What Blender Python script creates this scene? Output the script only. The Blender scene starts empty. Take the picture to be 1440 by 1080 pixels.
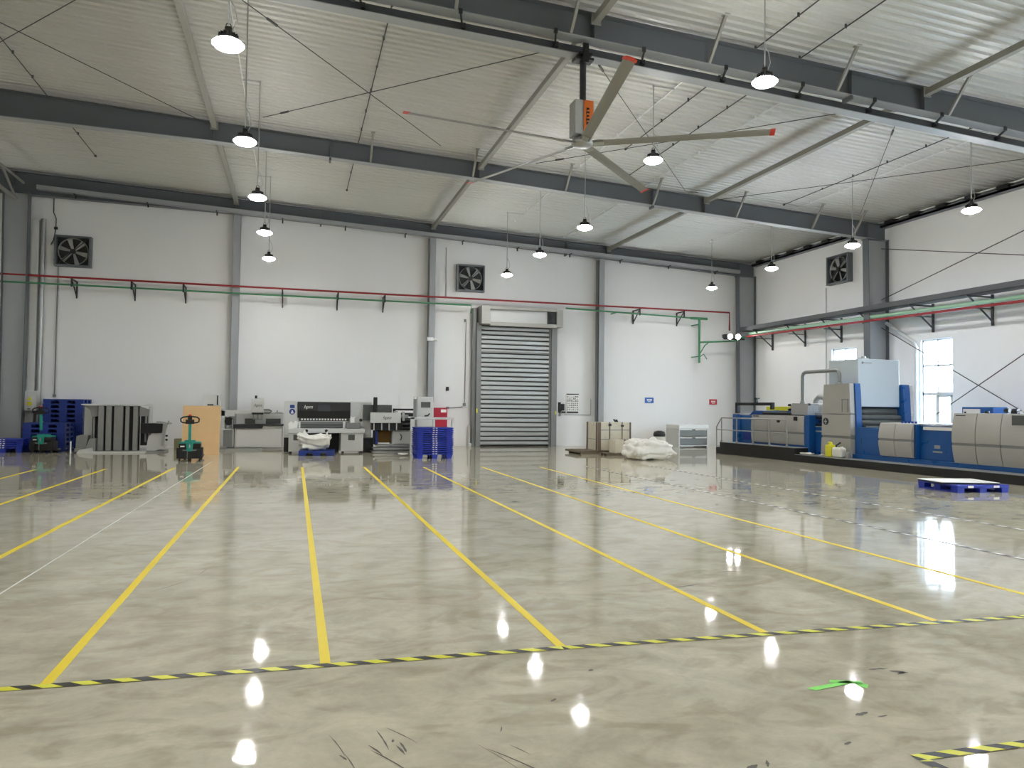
import bpy, math, random
from math import radians as RAD, sin, cos, pi
from mathutils import Vector, Matrix, noise as MN

random.seed(7)
S = bpy.context.scene
COL = S.collection
S.view_settings.view_transform = 'Standard'
S.view_settings.look = 'None'
S.view_settings.gamma = 1.0
S.view_settings.use_curve_mapping = False
S.view_settings.exposure = 0.8
S.cycles.use_denoising = True
S.cycles.max_bounces = 8
S.cycles.diffuse_bounces = 5
S.cycles.glossy_bounces = 4
S.cycles.caustics_reflective = False
S.cycles.caustics_refractive = False
S.cycles.sample_clamp_indirect = 6.0

# ------------------------------------------------------------------ materials
def lin(h):
    h = h.lstrip('#')
    o = []
    for i in (0, 2, 4):
        c = int(h[i:i+2], 16) / 255
        o.append(c / 12.92 if c <= .04045 else ((c + .055) / 1.055) ** 2.4)
    return (*o, 1)

def mat(name, hexc, rough=.5, metal=0., var=.06, scale=3., bump=0., bscale=40., spec=.5, trans=0., alpha=1., rvar=.08):
    m = bpy.data.materials.new(name); m.use_nodes = True
    nt = m.node_tree; N = nt.nodes; L = nt.links
    b = N['Principled BSDF']
    tc = N.new('ShaderNodeTexCoord')
    nz = N.new('ShaderNodeTexNoise'); nz.inputs['Scale'].default_value = scale; nz.inputs['Detail'].default_value = 4
    L.new(tc.outputs['Object'], nz.inputs['Vector'])
    c = lin(hexc)
    mx = N.new('ShaderNodeMix'); mx.data_type = 'RGBA'
    mx.inputs['A'].default_value = (c[0]*(1-var), c[1]*(1-var), c[2]*(1-var), 1)
    mx.inputs['B'].default_value = (min(1, c[0]*(1+var)), min(1, c[1]*(1+var)), min(1, c[2]*(1+var)), 1)
    L.new(nz.outputs['Fac'], mx.inputs['Factor'])
    L.new(mx.outputs['Result'], b.inputs['Base Color'])
    mr = N.new('ShaderNodeMapRange')
    mr.inputs['To Min'].default_value = max(.02, rough - rvar); mr.inputs['To Max'].default_value = min(1, rough + rvar)
    L.new(nz.outputs['Fac'], mr.inputs['Value']); L.new(mr.outputs['Result'], b.inputs['Roughness'])
    b.inputs['Metallic'].default_value = metal
    b.inputs['Specular IOR Level'].default_value = spec
    b.inputs['Transmission Weight'].default_value = trans
    b.inputs['Alpha'].default_value = alpha
    if bump:
        n2 = N.new('ShaderNodeTexNoise'); n2.inputs['Scale'].default_value = bscale; n2.inputs['Detail'].default_value = 3
        L.new(tc.outputs['Object'], n2.inputs['Vector'])
        bp = N.new('ShaderNodeBump'); bp.inputs['Strength'].default_value = bump; bp.inputs['Distance'].default_value = .01
        L.new(n2.outputs['Fac'], bp.inputs['Height']); L.new(bp.outputs['Normal'], b.inputs['Normal'])
    return m

def emis(name, col, strength):
    m = bpy.data.materials.new(name); m.use_nodes = True
    nt = m.node_tree; N = nt.nodes
    for n in list(N): N.remove(n)
    o = N.new('ShaderNodeOutputMaterial'); e = N.new('ShaderNodeEmission')
    e.inputs['Color'].default_value = (*col, 1); e.inputs['Strength'].default_value = strength
    nt.links.new(e.outputs[0], o.inputs[0])
    return m

def floor_mat():
    m = bpy.data.materials.new('polished_concrete'); m.use_nodes = True
    nt = m.node_tree; N = nt.nodes; L = nt.links; b = N['Principled BSDF']
    tc = N.new('ShaderNodeTexCoord')
    def nz(scale, detail, sx=1., sy=1., dist=0., rough=.5):
        mp = N.new('ShaderNodeMapping'); mp.inputs['Scale'].default_value = (sx, sy, 1)
        L.new(tc.outputs['Object'], mp.inputs['Vector'])
        n = N.new('ShaderNodeTexNoise'); n.inputs['Scale'].default_value = scale; n.inputs['Detail'].default_value = detail
        n.inputs['Distortion'].default_value = dist; n.inputs['Roughness'].default_value = rough
        L.new(mp.outputs['Vector'], n.inputs['Vector']); return n
    big = nz(.55, 5, 1, 1, .6, .6); mid = nz(2.6, 6, 1, 1.25, .5, .65); fine = nz(22, 5, 1, 1, 0, .7)
    swirl = nz(1.3, 3, 1, 1.6, 2.5, .5)
    def ramp(src, p0, c0, p1, c1):
        r = N.new('ShaderNodeValToRGB'); r.color_ramp.elements[0].position = p0; r.color_ramp.elements[0].color = c0
        r.color_ramp.elements[1].position = p1; r.color_ramp.elements[1].color = c1
        L.new(src.outputs['Fac'], r.inputs['Fac']); return r
    base = ramp(big, .3, lin('#bfb8a3'), .7, lin('#d2ccb8'))
    r2 = ramp(mid, .3, (.74, .74, .72, 1), .72, (1.08, 1.08, 1.06, 1))
    r3 = ramp(fine, .25, (.93, .93, .93, 1), .75, (1.05, 1.05, 1.05, 1))
    r4 = ramp(swirl, .36, (.84, .83, .8, 1), .5, (1, 1, 1, 1))
    cur = base
    for r in (r2, r3, r4):
        mx = N.new('ShaderNodeMix'); mx.data_type = 'RGBA'; mx.blend_type = 'MULTIPLY'; mx.inputs['Factor'].default_value = 1
        L.new(cur.outputs[0] if cur is base else cur.outputs['Result'], mx.inputs['A']); L.new(r.outputs[0], mx.inputs['B']); cur = mx
    L.new(cur.outputs['Result'], b.inputs['Base Color'])
    mr = N.new('ShaderNodeMapRange'); mr.inputs['From Min'].default_value = .3; mr.inputs['From Max'].default_value = .7
    mr.inputs['To Min'].default_value = .025; mr.inputs['To Max'].default_value = .07
    L.new(mid.outputs['Fac'], mr.inputs['Value']); L.new(mr.outputs['Result'], b.inputs['Roughness'])
    b.inputs['Specular IOR Level'].default_value = .5
    w = nz(1.6, 3, 1, 1, .3); w2 = nz(9, 2, 1, 1, 0)
    ad = N.new('ShaderNodeMath'); ad.operation = 'MULTIPLY_ADD'; ad.inputs[1].default_value = .12
    L.new(w2.outputs['Fac'], ad.inputs[0]); L.new(w.outputs['Fac'], ad.inputs[2])
    bp = N.new('ShaderNodeBump'); bp.inputs['Strength'].default_value = .15; bp.inputs['Distance'].default_value = .01
    L.new(ad.outputs[0], bp.inputs['Height']); L.new(bp.outputs['Normal'], b.inputs['Normal'])
    return m

def wall_mat(name, hexc, axis):
    """white sandwich panel: faint vertical joints every metre"""
    m = mat(name, hexc, .55, 0, .025, .8)
    nt = m.node_tree; N = nt.nodes; L = nt.links; b = N['Principled BSDF']
    tc = [n for n in N if n.type == 'TEX_COORD'][0]
    sp = N.new('ShaderNodeSeparateXYZ'); L.new(tc.outputs['Object'], sp.inputs[0])
    fr = N.new('ShaderNodeMath'); fr.operation = 'FRACT'; L.new(sp.outputs[axis], fr.inputs[0])
    ab = N.new('ShaderNodeMath'); ab.operation = 'SUBTRACT'; L.new(fr.outputs[0], ab.inputs[0]); ab.inputs[1].default_value = .5
    a2 = N.new('ShaderNodeMath'); a2.operation = 'ABSOLUTE'; L.new(ab.outputs[0], a2.inputs[0])
    lt = N.new('ShaderNodeMath'); lt.operation = 'LESS_THAN'; L.new(a2.outputs[0], lt.inputs[0]); lt.inputs[1].default_value = .006
    bp = N.new('ShaderNodeBump'); bp.invert = True; bp.inputs['Strength'].default_value = .6; bp.inputs['Distance'].default_value = .004
    L.new(lt.outputs[0], bp.inputs['Height']); L.new(bp.outputs['Normal'], b.inputs['Normal'])
    return m

def glass_mat():
    m = bpy.data.materials.new('window_glass'); m.use_nodes = True
    nt = m.node_tree; N = nt.nodes; L = nt.links
    for n in list(N): N.remove(n)
    o = N.new('ShaderNodeOutputMaterial'); mx = N.new('ShaderNodeMixShader')
    t = N.new('ShaderNodeBsdfTransparent'); t.inputs[0].default_value = (.96, .985, 1, 1)
    g = N.new('ShaderNodeBsdfGlossy'); g.inputs['Roughness'].default_value = .03
    mx.inputs[0].default_value = .06
    L.new(t.outputs[0], mx.inputs[1]); L.new(g.outputs[0], mx.inputs[2]); L.new(mx.outputs[0], o.inputs[0])
    return m

M = dict(
    floor=floor_mat(),
    wall_b=wall_mat('white_wall_panel', '#eaeae9', 'X'), wall_r=wall_mat('white_side_wall_panel', '#f1f1f0', 'Y'),
    ceil=mat('ribbed_roof_sheet', '#c6c6c0', .42, .25, .05, .5),
    steel=mat('grey_painted_steel', '#5f6468', .45, 0, .07, 1.5),
    steel_l=mat('light_grey_painted_steel', '#9a9d9f', .45, 0, .06, 2),
    strut=mat('beige_grey_roof_tube', '#8f8e86', .5, 0, .05, 2),
    white_m=mat('white_painted_metal', '#dfdfdc', .4, 0, .04, 3),
    galv=mat('galvanised_steel', '#a9aba9', .38, .6, .12, 5),
    dark=mat('charcoal_metal', '#26282a', .5, 0, .12, 4),
    black=mat('black_plastic', '#0d0d0e', .42, 0, .2, 6),
    rod=mat('dark_steel_rod', '#4b4b48', .5, .3, .1, 6),
    yellow=mat('yellow_floor_tape', '#ecd22c', .5, 0, .08, 4, .15, 60),
    hzy=mat('lemon_yellow_tape', '#dcdb3c', .45, 0, .06, 6), hzb=mat('black_tape', '#1d1a18', .45, 0, .15, 6),
    wline=mat('white_chalk_line', '#d9d8d0', .7, 0, .1, 8),
    green_t=mat('green_tape', '#7fe05a', .5, 0, .06, 10),
    scuff=mat('black_rubber_mark', '#57534a', .6, 0, .3, 30),
    red_p=mat('red_painted_pipe', '#8e1a1e', .4, 0, .08, 4),
    green_p=mat('green_painted_pipe', '#3a7f55', .4, 0, .1, 4),
    mint=mat('pale_green_pipe', '#9cc3a6', .4, 0, .06, 4),
    blue_pl=mat('blue_plastic', '#1b33a8', .42, 0, .1, 6),
    blue_dk=mat('dark_and_shaded_blue', '#14307e', .45, 0, .12, 6),  # also serves the tall pallet stack, its shade put into the colour
    blue_m=mat('blue_machine_paint', '#17508f', .3, 0, .06, 3),
    grey_m=mat('warm_grey_machine_panel', '#a3a19b', .38, 0, .03, 3),
    grey_l=mat('light_machine_grey', '#c9cac7', .38, 0, .03, 3),
    grey_d=mat('mid_grey_machine', '#7b7d7c', .42, 0, .08, 3),
    slat=mat('worn_grey_slat', '#8b8b88', .45, .2, .12, 8),
    hood=mat('pale_blue_grey_hood', '#b9c3c9', .28, 0, .01, 2, rvar=.01),
    teal=mat('teal_paint', '#1d8f80', .35, 0, .08, 6),
    ply=mat('plywood', '#d9b483', .6, 0, .1, 5, .1, 60),
    khaki=mat('khaki_card', '#7b7650', .7, 0, .1, 8),
    wood=mat('weathered_pallet_wood', '#6b6252', .75, 0, .25, 12, .3, 60),
    wrap=mat('film_wrapped_cream_board', '#cfc9b4', .3, 0, .08, 6, .25, 14),
    strap=mat('brown_strap', '#6f5f52', .6, 0, .15, 10),
    sack=mat('white_woven_sack', '#e2e0d8', .6, 0, .06, 8, .5, 30),
    paper=mat('white_paper', '#efeeea', .6, 0, .03, 10),
    red_c=mat('red_cabinet_paint', '#b01a34', .35, 0, .06, 5),
    sign_b=mat('blue_sign_enamel', '#2a62b4', .4, 0, .05, 10), sign_r=mat('red_sign_enamel', '#c23a44', .4, 0, .05, 10),
    yel_pl=mat('yellow_plastic', '#d8d22e', .4, 0, .08, 8), milk=mat('milky_plastic', '#dcdcd2', .4, 0, .05, 8),
    orange=mat('orange_panel', '#d26a1e', .45, 0, .08, 8), redtip=mat('red_plastic_cap', '#d63a26', .4, 0, .05, 10),
    blade=mat('grey_aluminium_blade', '#8b8a84', .4, .3, .05, 3),
    chrome=mat('polished_roller_steel', '#b9bcbe', .15, .9, .05, 6),
    screen=mat('dark_screen', '#3b3d42', .2, 0, .1, 8), screen_b=mat('unlit_black_screen', '#15161a', .15, 0, .1, 8),
    glassgrey=mat('smoked_pane', '#565a57', .2, 0, .1, 6),
    steel_d=mat('dark_painted_steel', '#45484b', .5, 0, .06, 2), fanblade=mat('pressed_fan_blade', '#9a9c9a', .3, .25, .05, 6), shutter=mat('shutter_slat_metal', '#aeb1b1', .36, .35, .06, 3),
    lens=emis('lamp_lens_glow', (1.0, .995, .985), 4.5), core=emis('lamp_core_glow', (1.0, .995, .985), 1100.), lampring=emis('lamp_reflector_glow', (1,.995,.985), 75.),
    flood=emis('flood_lens_glow', (1, .97, .93), 45.),
    glass=glass_mat(),
    pvc=mat('white_pvc_window_frame', '#d5d9da', .35, 0, .03, 5),
    brown=mat('brown_card', '#8d6a2f', .7, 0, .15, 8),
    yard=mat('pale_concrete_yard', '#b9b9b5', .8, 0, .1, .5),
    facade=mat('pale_cladding', '#c9ccd2', .6, 0, .06, 1),
    wood_rag=mat('white_rag', '#dedbd3', .8, 0, .08, 20, .6, 40),
)

# ------------------------------------------------------------------ mesh builder
class MB:
    def __init__(s): s.v = []; s.f = []; s.m = []; s.sm = []
    def add(s, vs, fs, m=0, smooth=False):
        o = len(s.v); s.v += [tuple(v) for v in vs]
        for f in fs: s.f.append([o + i for i in f]); s.m.append(m); s.sm.append(smooth)
        return s
    def box(s, x0, x1, y0, y1, z0, z1, m=0):
        x0, x1 = sorted((x0, x1)); y0, y1 = sorted((y0, y1)); z0, z1 = sorted((z0, z1))
        vs = [(x0,y0,z0),(x1,y0,z0),(x1,y1,z0),(x0,y1,z0),(x0,y0,z1),(x1,y0,z1),(x1,y1,z1),(x0,y1,z1)]
        return s.add(vs, [(0,3,2,1),(4,5,6,7),(0,1,5,4),(1,2,6,5),(2,3,7,6),(3,0,4,7)], m)
    def obox(s, mx, sx, sy, sz, m=0):
        vs = [mx @ Vector((a*sx/2, b*sy/2, c*sz/2)) for c in (-1, 1) for a, b in ((-1,-1),(1,-1),(1,1),(-1,1))]
        return s.add(vs, [(0,3,2,1),(4,5,6,7),(0,1,5,4),(1,2,6,5),(2,3,7,6),(3,0,4,7)], m)
    def cyl(s, p0, p1, r0, r1=None, n=12, m=0, caps=True):
        r1 = r0 if r1 is None else r1
        p0 = Vector(p0); p1 = Vector(p1); d = (p1 - p0)
        q = d.to_track_quat('Z', 'Y')
        vs = []
        for p, r in ((p0, r0), (p1, r1)):
            for i in range(n):
                a = 2*pi*i/n; vs.append(p + q @ Vector((r*cos(a), r*sin(a), 0)))
        s.add(vs, [(i, (i+1) % n, n + (i+1) % n, n + i) for i in range(n)], m, True)
        if caps: s.add(vs, [tuple(range(n))[::-1], tuple(range(n, 2*n))], m)
        return s
    def bar(s, p0, p1, w, h, m=0):
        p0 = Vector(p0); p1 = Vector(p1); d = p1 - p0
        q = d.to_track_quat('Y', 'Z')
        mx = Matrix.Translation((p0+p1)/2) @ q.to_matrix().to_4x4()
        return s.obox(mx, w, d.length, h, m)
    def tube(s, pts, r, n=8, m=0):
        pts = [Vector(p) for p in pts]; rings = []
        for i, p in enumerate(pts):
            a = pts[max(0, i-1)]; b = pts[min(len(pts)-1, i+1)]
            q = (b - a).to_track_quat('Z', 'Y')
            rings.append([p + q @ Vector((r*cos(2*pi*k/n), r*sin(2*pi*k/n), 0)) for k in range(n)])
        # keep rings aligned
        for i in range(1, len(rings)):
            best = min(range(n), key=lambda sft: sum((rings[i][(k+sft) % n] - rings[i-1][k]).length for k in range(n)))
            rings[i] = [rings[i][(k+best) % n] for k in range(n)]
        vs = [v for rg in rings for v in rg]; fs = []
        for i in range(len(rings)-1):
            for k in range(n): fs.append((i*n+k, i*n+(k+1) % n, (i+1)*n+(k+1) % n, (i+1)*n+k))
        s.add(vs, fs, m, True)
        s.add(vs, [tuple(range(n))[::-1], tuple(range((len(rings)-1)*n, len(rings)*n))], m)
        return s
    def prism(s, poly, axis, a0, a1, m=0, smooth=False):
        n = len(poly)
        def P(u, w, a): return (a, u, w) if axis == 'x' else ((u, a, w) if axis == 'y' else (u, w, a))
        vs = [P(u, w, a0) for u, w in poly] + [P(u, w, a1) for u, w in poly]
        s.add(vs, [(i, (i+1) % n, n+(i+1) % n, n+i) for i in range(n)], m, smooth)
        s.add(vs, [tuple(range(n))[::-1], tuple(range(n, 2*n))], m)
        return s
    def lathe(s, prof, c=(0,0,0), n=20, m=0, cap0=True, cap1=True):
        vs = []
        for r, z in prof:
            for i in range(n): a = 2*pi*i/n; vs.append((c[0]+r*cos(a), c[1]+r*sin(a), c[2]+z))
        fs = []
        for j in range(len(prof)-1):
            for i in range(n): fs.append((j*n+i, j*n+(i+1) % n, (j+1)*n+(i+1) % n, (j+1)*n+i))
        s.add(vs, fs, m, True)
        if cap0: s.add(vs, [tuple(range(n))[::-1]], m)
        if cap1: s.add(vs, [tuple(range((len(prof)-1)*n, len(prof)*n))], m)
        return s
    def quad(s, pts, m=0): return s.add(pts, [tuple(range(len(pts)))], m)
    def xf(s, mx): s.v = [tuple(mx @ Vector(v)) for v in s.v]; return s
    def mesh(s, name, mats, inv=None, bevel=0):
        me = bpy.data.meshes.new(name)
        vs = [tuple(inv @ Vector(v)) for v in s.v] if inv is not None else s.v
        me.from_pydata(vs, [], s.f)
        for mm in mats: me.materials.append(M[mm] if isinstance(mm, str) else mm)
        me.polygons.foreach_set('material_index', s.m); me.polygons.foreach_set('use_smooth', s.sm)
        import bmesh
        bm = bmesh.new(); bm.from_mesh(me); bmesh.ops.recalc_face_normals(bm, faces=bm.faces); bm.to_mesh(me); bm.free()
        me.update(); return me

WM = {}          # world matrix of every thing, for baking parts
def tag(o, label=None, cat=None, group=None, kind=None):
    if label: o['label'] = label
    if cat: o['category'] = cat
    if group: o['group'] = group
    if kind: o['kind'] = kind
    return o
def thing(name, label, cat, loc=(0,0,0), rz=0., group=None, kind=None):
    o = bpy.data.objects.new(name, None); COL.objects.link(o)
    o.empty_display_size = .1; o.location = loc; o.rotation_euler = (0, 0, rz)
    WM[o] = Matrix.Translation(loc) @ Matrix.Rotation(rz, 4, 'Z')
    return tag(o, label, cat, group, kind)
def part(parent, name, mb, mats, label=None, world=True, bevel=0., kind=None):
    if isinstance(mats, str): mats = [mats]
    me = mb.mesh(name, mats, WM[parent].inverted() if world else None)
    o = bpy.data.objects.new(name, me); COL.objects.link(o); o.parent = parent
    WM[o] = WM[parent]
    if bevel:
        b = o.modifiers.new('bevel', 'BEVEL'); b.width = bevel; b.segments = 2; b.limit_method = 'ANGLE'; b.angle_limit = RAD(40)
    if label: o['label'] = label
    if kind: o['kind'] = kind
    return o
def solo(name, mb, mats, label=None, cat=None, group=None, kind=None, bevel=0., origin=None):
    """a thing that is one mesh, its origin at its base"""
    if isinstance(mats, str): mats = [mats]
    if origin is None:
        xs = [v[0] for v in mb.v]; ys = [v[1] for v in mb.v]; zs = [v[2] for v in mb.v]
        origin = ((min(xs)+max(xs))/2, (min(ys)+max(ys))/2, min(zs))
    inv = Matrix.Translation(Vector(origin)).inverted()
    o = bpy.data.objects.new(name, mb.mesh(name, mats, inv)); COL.objects.link(o); o.location = origin
    WM[o] = Matrix.Translation(Vector(origin))
    if bevel:
        b = o.modifiers.new('bevel', 'BEVEL'); b.width = bevel; b.segments = 2; b.limit_method = 'ANGLE'; b.angle_limit = RAD(40)
    return tag(o, label, cat, group, kind)
def kids(o): return [c for c in bpy.data.objects if c.parent == o]
def copy_tree(o, loc=None, rz=None, label=None, group=None, parent=None):
    c = o.copy(); COL.objects.link(c)
    if parent is not None: c.parent = parent
    if loc is not None: c.location = loc
    if rz is not None: c.rotation_euler = (0, 0, rz)
    if label: c['label'] = label
    if group: c['group'] = group
    for k in kids(o): copy_tree(k, parent=c)
    return c
def text_mb(txt, size, mx, m=0, shear=0., depth=.004):
    cu = bpy.data.curves.new('t', 'FONT'); cu.body = txt; cu.size = size; cu.shear = shear; cu.extrude = depth; cu.resolution_u = 3
    cu.align_x = 'CENTER'; cu.align_y = 'CENTER'
    ob = bpy.data.objects.new('t', cu); COL.objects.link(ob)
    dg = bpy.context.evaluated_depsgraph_get(); dg.update()
    me = bpy.data.meshes.new_from_object(ob.evaluated_get(dg))
    b = MB(); b.add([mx @ v.co for v in me.vertices], [tuple(p.vertices) for p in me.polygons], m)
    bpy.data.objects.remove(ob); bpy.data.meshes.remove(me); bpy.data.curves.remove(cu)
    return b
def facing_y(x, y, z): return Matrix.Translation((x, y, z)) @ Matrix.Rotation(pi/2, 4, 'X')   # text that faces -Y
def merge(a, b, off=0):
    o = len(a.v); a.v += b.v
    for f, m_, s_ in zip(b.f, b.m, b.sm): a.f.append([o+i for i in f]); a.m.append(m_+off); a.sm.append(s_)
    return a
def ordinal(i): return ['first','second','third','fourth','fifth','sixth','seventh','eighth','ninth','tenth','eleventh','twelfth','thirteenth','fourteenth','fifteenth','sixteenth'][i]
# ------------------------------------------------------------------ camera
dY = Vector((414.5-720, 568-540, 1037)).normalized()
dX = Vector((4233-720, 612-540, 1037)); dX = (dX - dX.dot(dY)*dY).normalized()
dZ = dX.cross(dY); dZ = -dZ if dZ.y > 0 else dZ
R = Matrix((dX, dY, dZ))
cam = bpy.data.cameras.new('camera'); cam.sensor_fit = 'HORIZONTAL'; cam.sensor_width = 36; cam.lens = 1037/1440*36
cam.clip_end = 300
co = bpy.data.objects.new('camera', cam); COL.objects.link(co)
rt = R @ Vector((1,0,0)); up = R @ Vector((0,-1,0)); bk = R @ Vector((0,0,-1))
co.matrix_world = Matrix(((rt.x,up.x,bk.x,0),(rt.y,up.y,bk.y,0),(rt.z,up.z,bk.z,1.5),(0,0,0,1)))
S.camera = co

# ------------------------------------------------------------------ room shell
XL, XR, YB, YF = -16., 18.32, 26.95, -7.
def zc(x): return 7.68 + .0455*(18.32 - x)      # underside of the roof sheet
def slab(name, mb, mats, label):
    return solo(name, mb, mats, label, None, None, 'structure')
fl = solo('floor', MB().box(XL-.3, XR+.3, YF-.3, YB+.3, -.2, 0), 'floor', 'polished grey concrete floor', None, None, 'structure', origin=(0,0,0))
# ribbed ceiling
cb = MB(); prof = []; y = YF; k = 0
while y < YB + .2:
    d0 = -.0
    prof += [(y, 0), (y+.12, 0), (y+.137, -.04), (y+.168, -.04), (y+.185, 0)]
    if k % 4 == 0: prof += [(y+.187, .0), (y+.189, .05), (y+.203, .05), (y+.205, 0)]; y += .205
    else: y += .187
    k += 1
xs = [XL-.2, -6, 0, 6, 12, XR+.1]
vs = [(x, yy, zc(x)+dz) for x in xs for yy, dz in prof]; n = len(prof)
cb.add(vs, [(i*n+j, i*n+j+1, (i+1)*n+j+1, (i+1)*n+j) for i in range(len(xs)-1) for j in range(n-1)], 0)
a, b_ = XL-.3, XR+.3
cb.prism([(a, zc(a)+.06), (b_, zc(b_)+.06), (b_, zc(b_)+.3), (a, zc(a)+.3)], 'y', YF-.3, YB+.3, 0)
slab('ceiling', cb, 'ceil', 'ribbed grey metal roof lining sloping down to the right')
slab('wall_back', MB().prism([(XL-.3,0),(XR+.3,0),(XR+.3,zc(XR)+.1),(XL-.3,zc(XL)+.1)], 'y', YB, YB+.25), 'wall_b', 'white panelled end wall with the roller door')
slab('wall_front', MB().prism([(XL-.3,0),(XR+.3,0),(XR+.3,zc(XR)+.1),(XL-.3,zc(XL)+.1)], 'y', YF-.25, YF), 'wall_b', 'white wall behind the camera')
slab('wall_left', MB().box(XL-.25, XL, YF-.3, YB+.3, 0, zc(XL)+.1), 'wall_r', 'white wall at the far left side')
wins = [(2.4,4.8),(9.2,11.6),(16.93,18.05),(20.75,21.95)]  # first two openings are unseen, added and widened to bring in daylight
ZB, ZT = 1.0, 3.66
wr = MB(); yy = YF-.3
for w0, w1 in wins:
    wr.box(XR, XR+.22, yy, w0, 0, zc(XR)+.1); wr.box(XR, XR+.22, w0, w1, 0, ZB); wr.box(XR, XR+.22, w0, w1, ZT, zc(XR)+.1); yy = w1
wr.box(XR, XR+.22, yy, YB+.3, 0, zc(XR)+.1)
slab('wall_right', wr, 'wall_r', 'white side wall with tall windows')
for i, (w0, w1) in enumerate(wins):
    t = thing('window_%d' % (i+1), ['window added out of view near the camera to let in daylight','window added out of view beside the front roof beam for daylight','tall white framed window right of the tall press hood','small lit window top showing above the press'][i], None, (XR, (w0+w1)/2, ZB), 0, None, 'structure')
    f = MB(); x0, x1 = XR+.06, XR+.13; ym = (w0+w1)/2
    f.box(x0,x1,w0,w0+.05,ZB,ZT).box(x0,x1,w1-.05,w1,ZB,ZT).box(x0,x1,w0,w1,ZB,ZB+.06).box(x0,x1,w0,w1,ZT-.05,ZT)
    f.box(x0,x1,ym-.025,ym+.025,2.06,ZT)
    f.box(x0,x1,w0,w1,2.84,2.9).box(x0,x1,w0,w1,1.98,2.07)
    part(t, 'frame', f, 'pvc')
    sh = MB(); sh.box(x0-.02,x1,w0+.05,w0+.11,ZB+.06,1.98).box(x0-.02,x1,ym-.06,ym+.06,ZB+.06,1.98).box(x0-.02,x1,w0+.05,ym,ZB+.06,ZB+.12).box(x0-.02,x1,w0+.05,ym,1.92,1.98)
    part(t, 'sash', sh, 'pvc')
    part(t, 'glass', MB().box(x0+.03,x0+.036,w0+.05,w1-.05,ZB+.06,ZT-.05), 'glass')
# outside
solo('outside_yard', MB().box(XR+.5, XR+40, -30, 60, -.3, -.1), 'yard', 'pale yard outside the windows', None, None, 'structure')

# floor joints and rubber marks (children of the floor)
sc = MB(); random.seed(11)
def stroke(x, y, ang, ln, w):
    c, s_ = cos(ang), sin(ang)
    n_ = 6; L_ = []; R_ = []
    for i in range(n_+1):
        t_ = i/n_; ww = w*sin(pi*min(.98, max(.02, t_)))**.6*random.uniform(.6, 1.2); bend = .08*ln*(t_-.5)**2
        px_, py_ = x + c*ln*(t_-.5) - s_*bend, y + s_*ln*(t_-.5) + c*bend
        L_.append((px_ - s_*ww/2, py_ + c*ww/2, .0012)); R_.append((px_ + s_*ww/2, py_ - c*ww/2, .0012))
    o = L_ + R_; sc.add(o, [(i, i+1, n_+2+i, n_+1+i) for i in range(n_)])
for _ in range(15): stroke(random.uniform(.2,.5), random.uniform(2.6,3.4), RAD(random.uniform(98,125)), random.uniform(.05,.3), random.uniform(.004,.013))
for _ in range(9): stroke(random.uniform(.72,1.08), random.uniform(2.6,3.15), RAD(random.uniform(110,140)), random.uniform(.06,.45), random.uniform(.004,.01))
for x, y, a, l, w in ((.95,3.34,70,.06,.006),(.45,3.35,80,.03,.012),(.68,2.93,10,.05,.02),(.98,2.83,0,.06,.018),(3.28,3.55,175,.13,.025),(3.36,3.48,150,.1,.035),(3.36,3.46,20,.07,.03),
                      (2.42,2.8,20,.05,.02),(1.87,2.72,20,.07,.03),(1.95,2.73,60,.06,.015),(1.3,3.6,40,.05,.02),(1.65,3.95,40,.04,.03),(-.95,6.6,55,.5,.012),(-.75,7.1,80,.3,.01),
                      (-2.3,7.5,50,.6,.012),(-.55,7.6,20,.3,.01),(2.0,7.7,150,.5,.01),(3.2,5.6,10,.3,.03),(3.9,6.0,170,.25,.025),(3.0,8.6,20,.5,.014),(2.72,3.05,12,.09,.03),(2.8,3.0,5,.06,.02)):
    stroke(x, y, RAD(a), l, w)
part(fl, 'rubber_marks', sc, 'scuff', 'black rubber marks scattered on the concrete', kind='stuff')

# ------------------------------------------------------------------ floor tapes
def strip(p0, p1, w, z=.0025):
    p0 = Vector(p0); p1 = Vector(p1); d = (p1-p0).normalized(); nrm = Vector((-d.y, d.x))*w/2
    b = MB(); a = [p0+nrm, p0-nrm, p1-nrm, p1+nrm]
    vs = [(p.x, p.y, z) for p in a] + [(p.x, p.y, .0002) for p in a]
    b.add(vs, [(0,1,2,3),(0,4,5,1),(1,5,6,2),(2,6,7,3),(3,7,4,0)]); return b
YL = [((-5.45,-9.0),(-5.4,18.4),'yellow floor line third to the left of the teal pallet truck'),
      ((-4.1,4.5),(-4.02,18.4),'yellow floor line crossing the left edge below the slatted machine'),
      ((-2.7,4.48),(-2.62,18.5),'yellow floor line ending just in front of the teal pallet truck'),
      ((-1.235,4.43),(-1.24,18.5),'yellow floor line running from the lower left corner towards the plywood sheet'),
      ((.2,4.39),(.2,18.25),'yellow floor line pointing at the sack on the small blue pallet'),
      ((1.63,4.36),(1.63,18.05),'yellow floor line ending left of the blue pallet stack'),
      ((3.06,4.31),(3.03,17.85),'yellow floor line ending at the foot of the blue pallet stack'),
      ((4.43,4.25),(4.45,17.7),'yellow floor line leading towards the roller door'),
      ((5.8,4.2),(5.88,17.4),'rightmost yellow floor line beside the black and white tape')]
for p0, p1, lb in YL:
    solo('floor_line', strip(p0, (p1[0], p1[1]), .058), 'yellow', lb, 'floor line', 'yellow lines across the floor')
solo('floor_line', strip((-2.19,4.5), (-2.0,20.4), .014), 'wline', 'thin white line on the floor left of the teal pallet truck', 'floor line')
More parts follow.
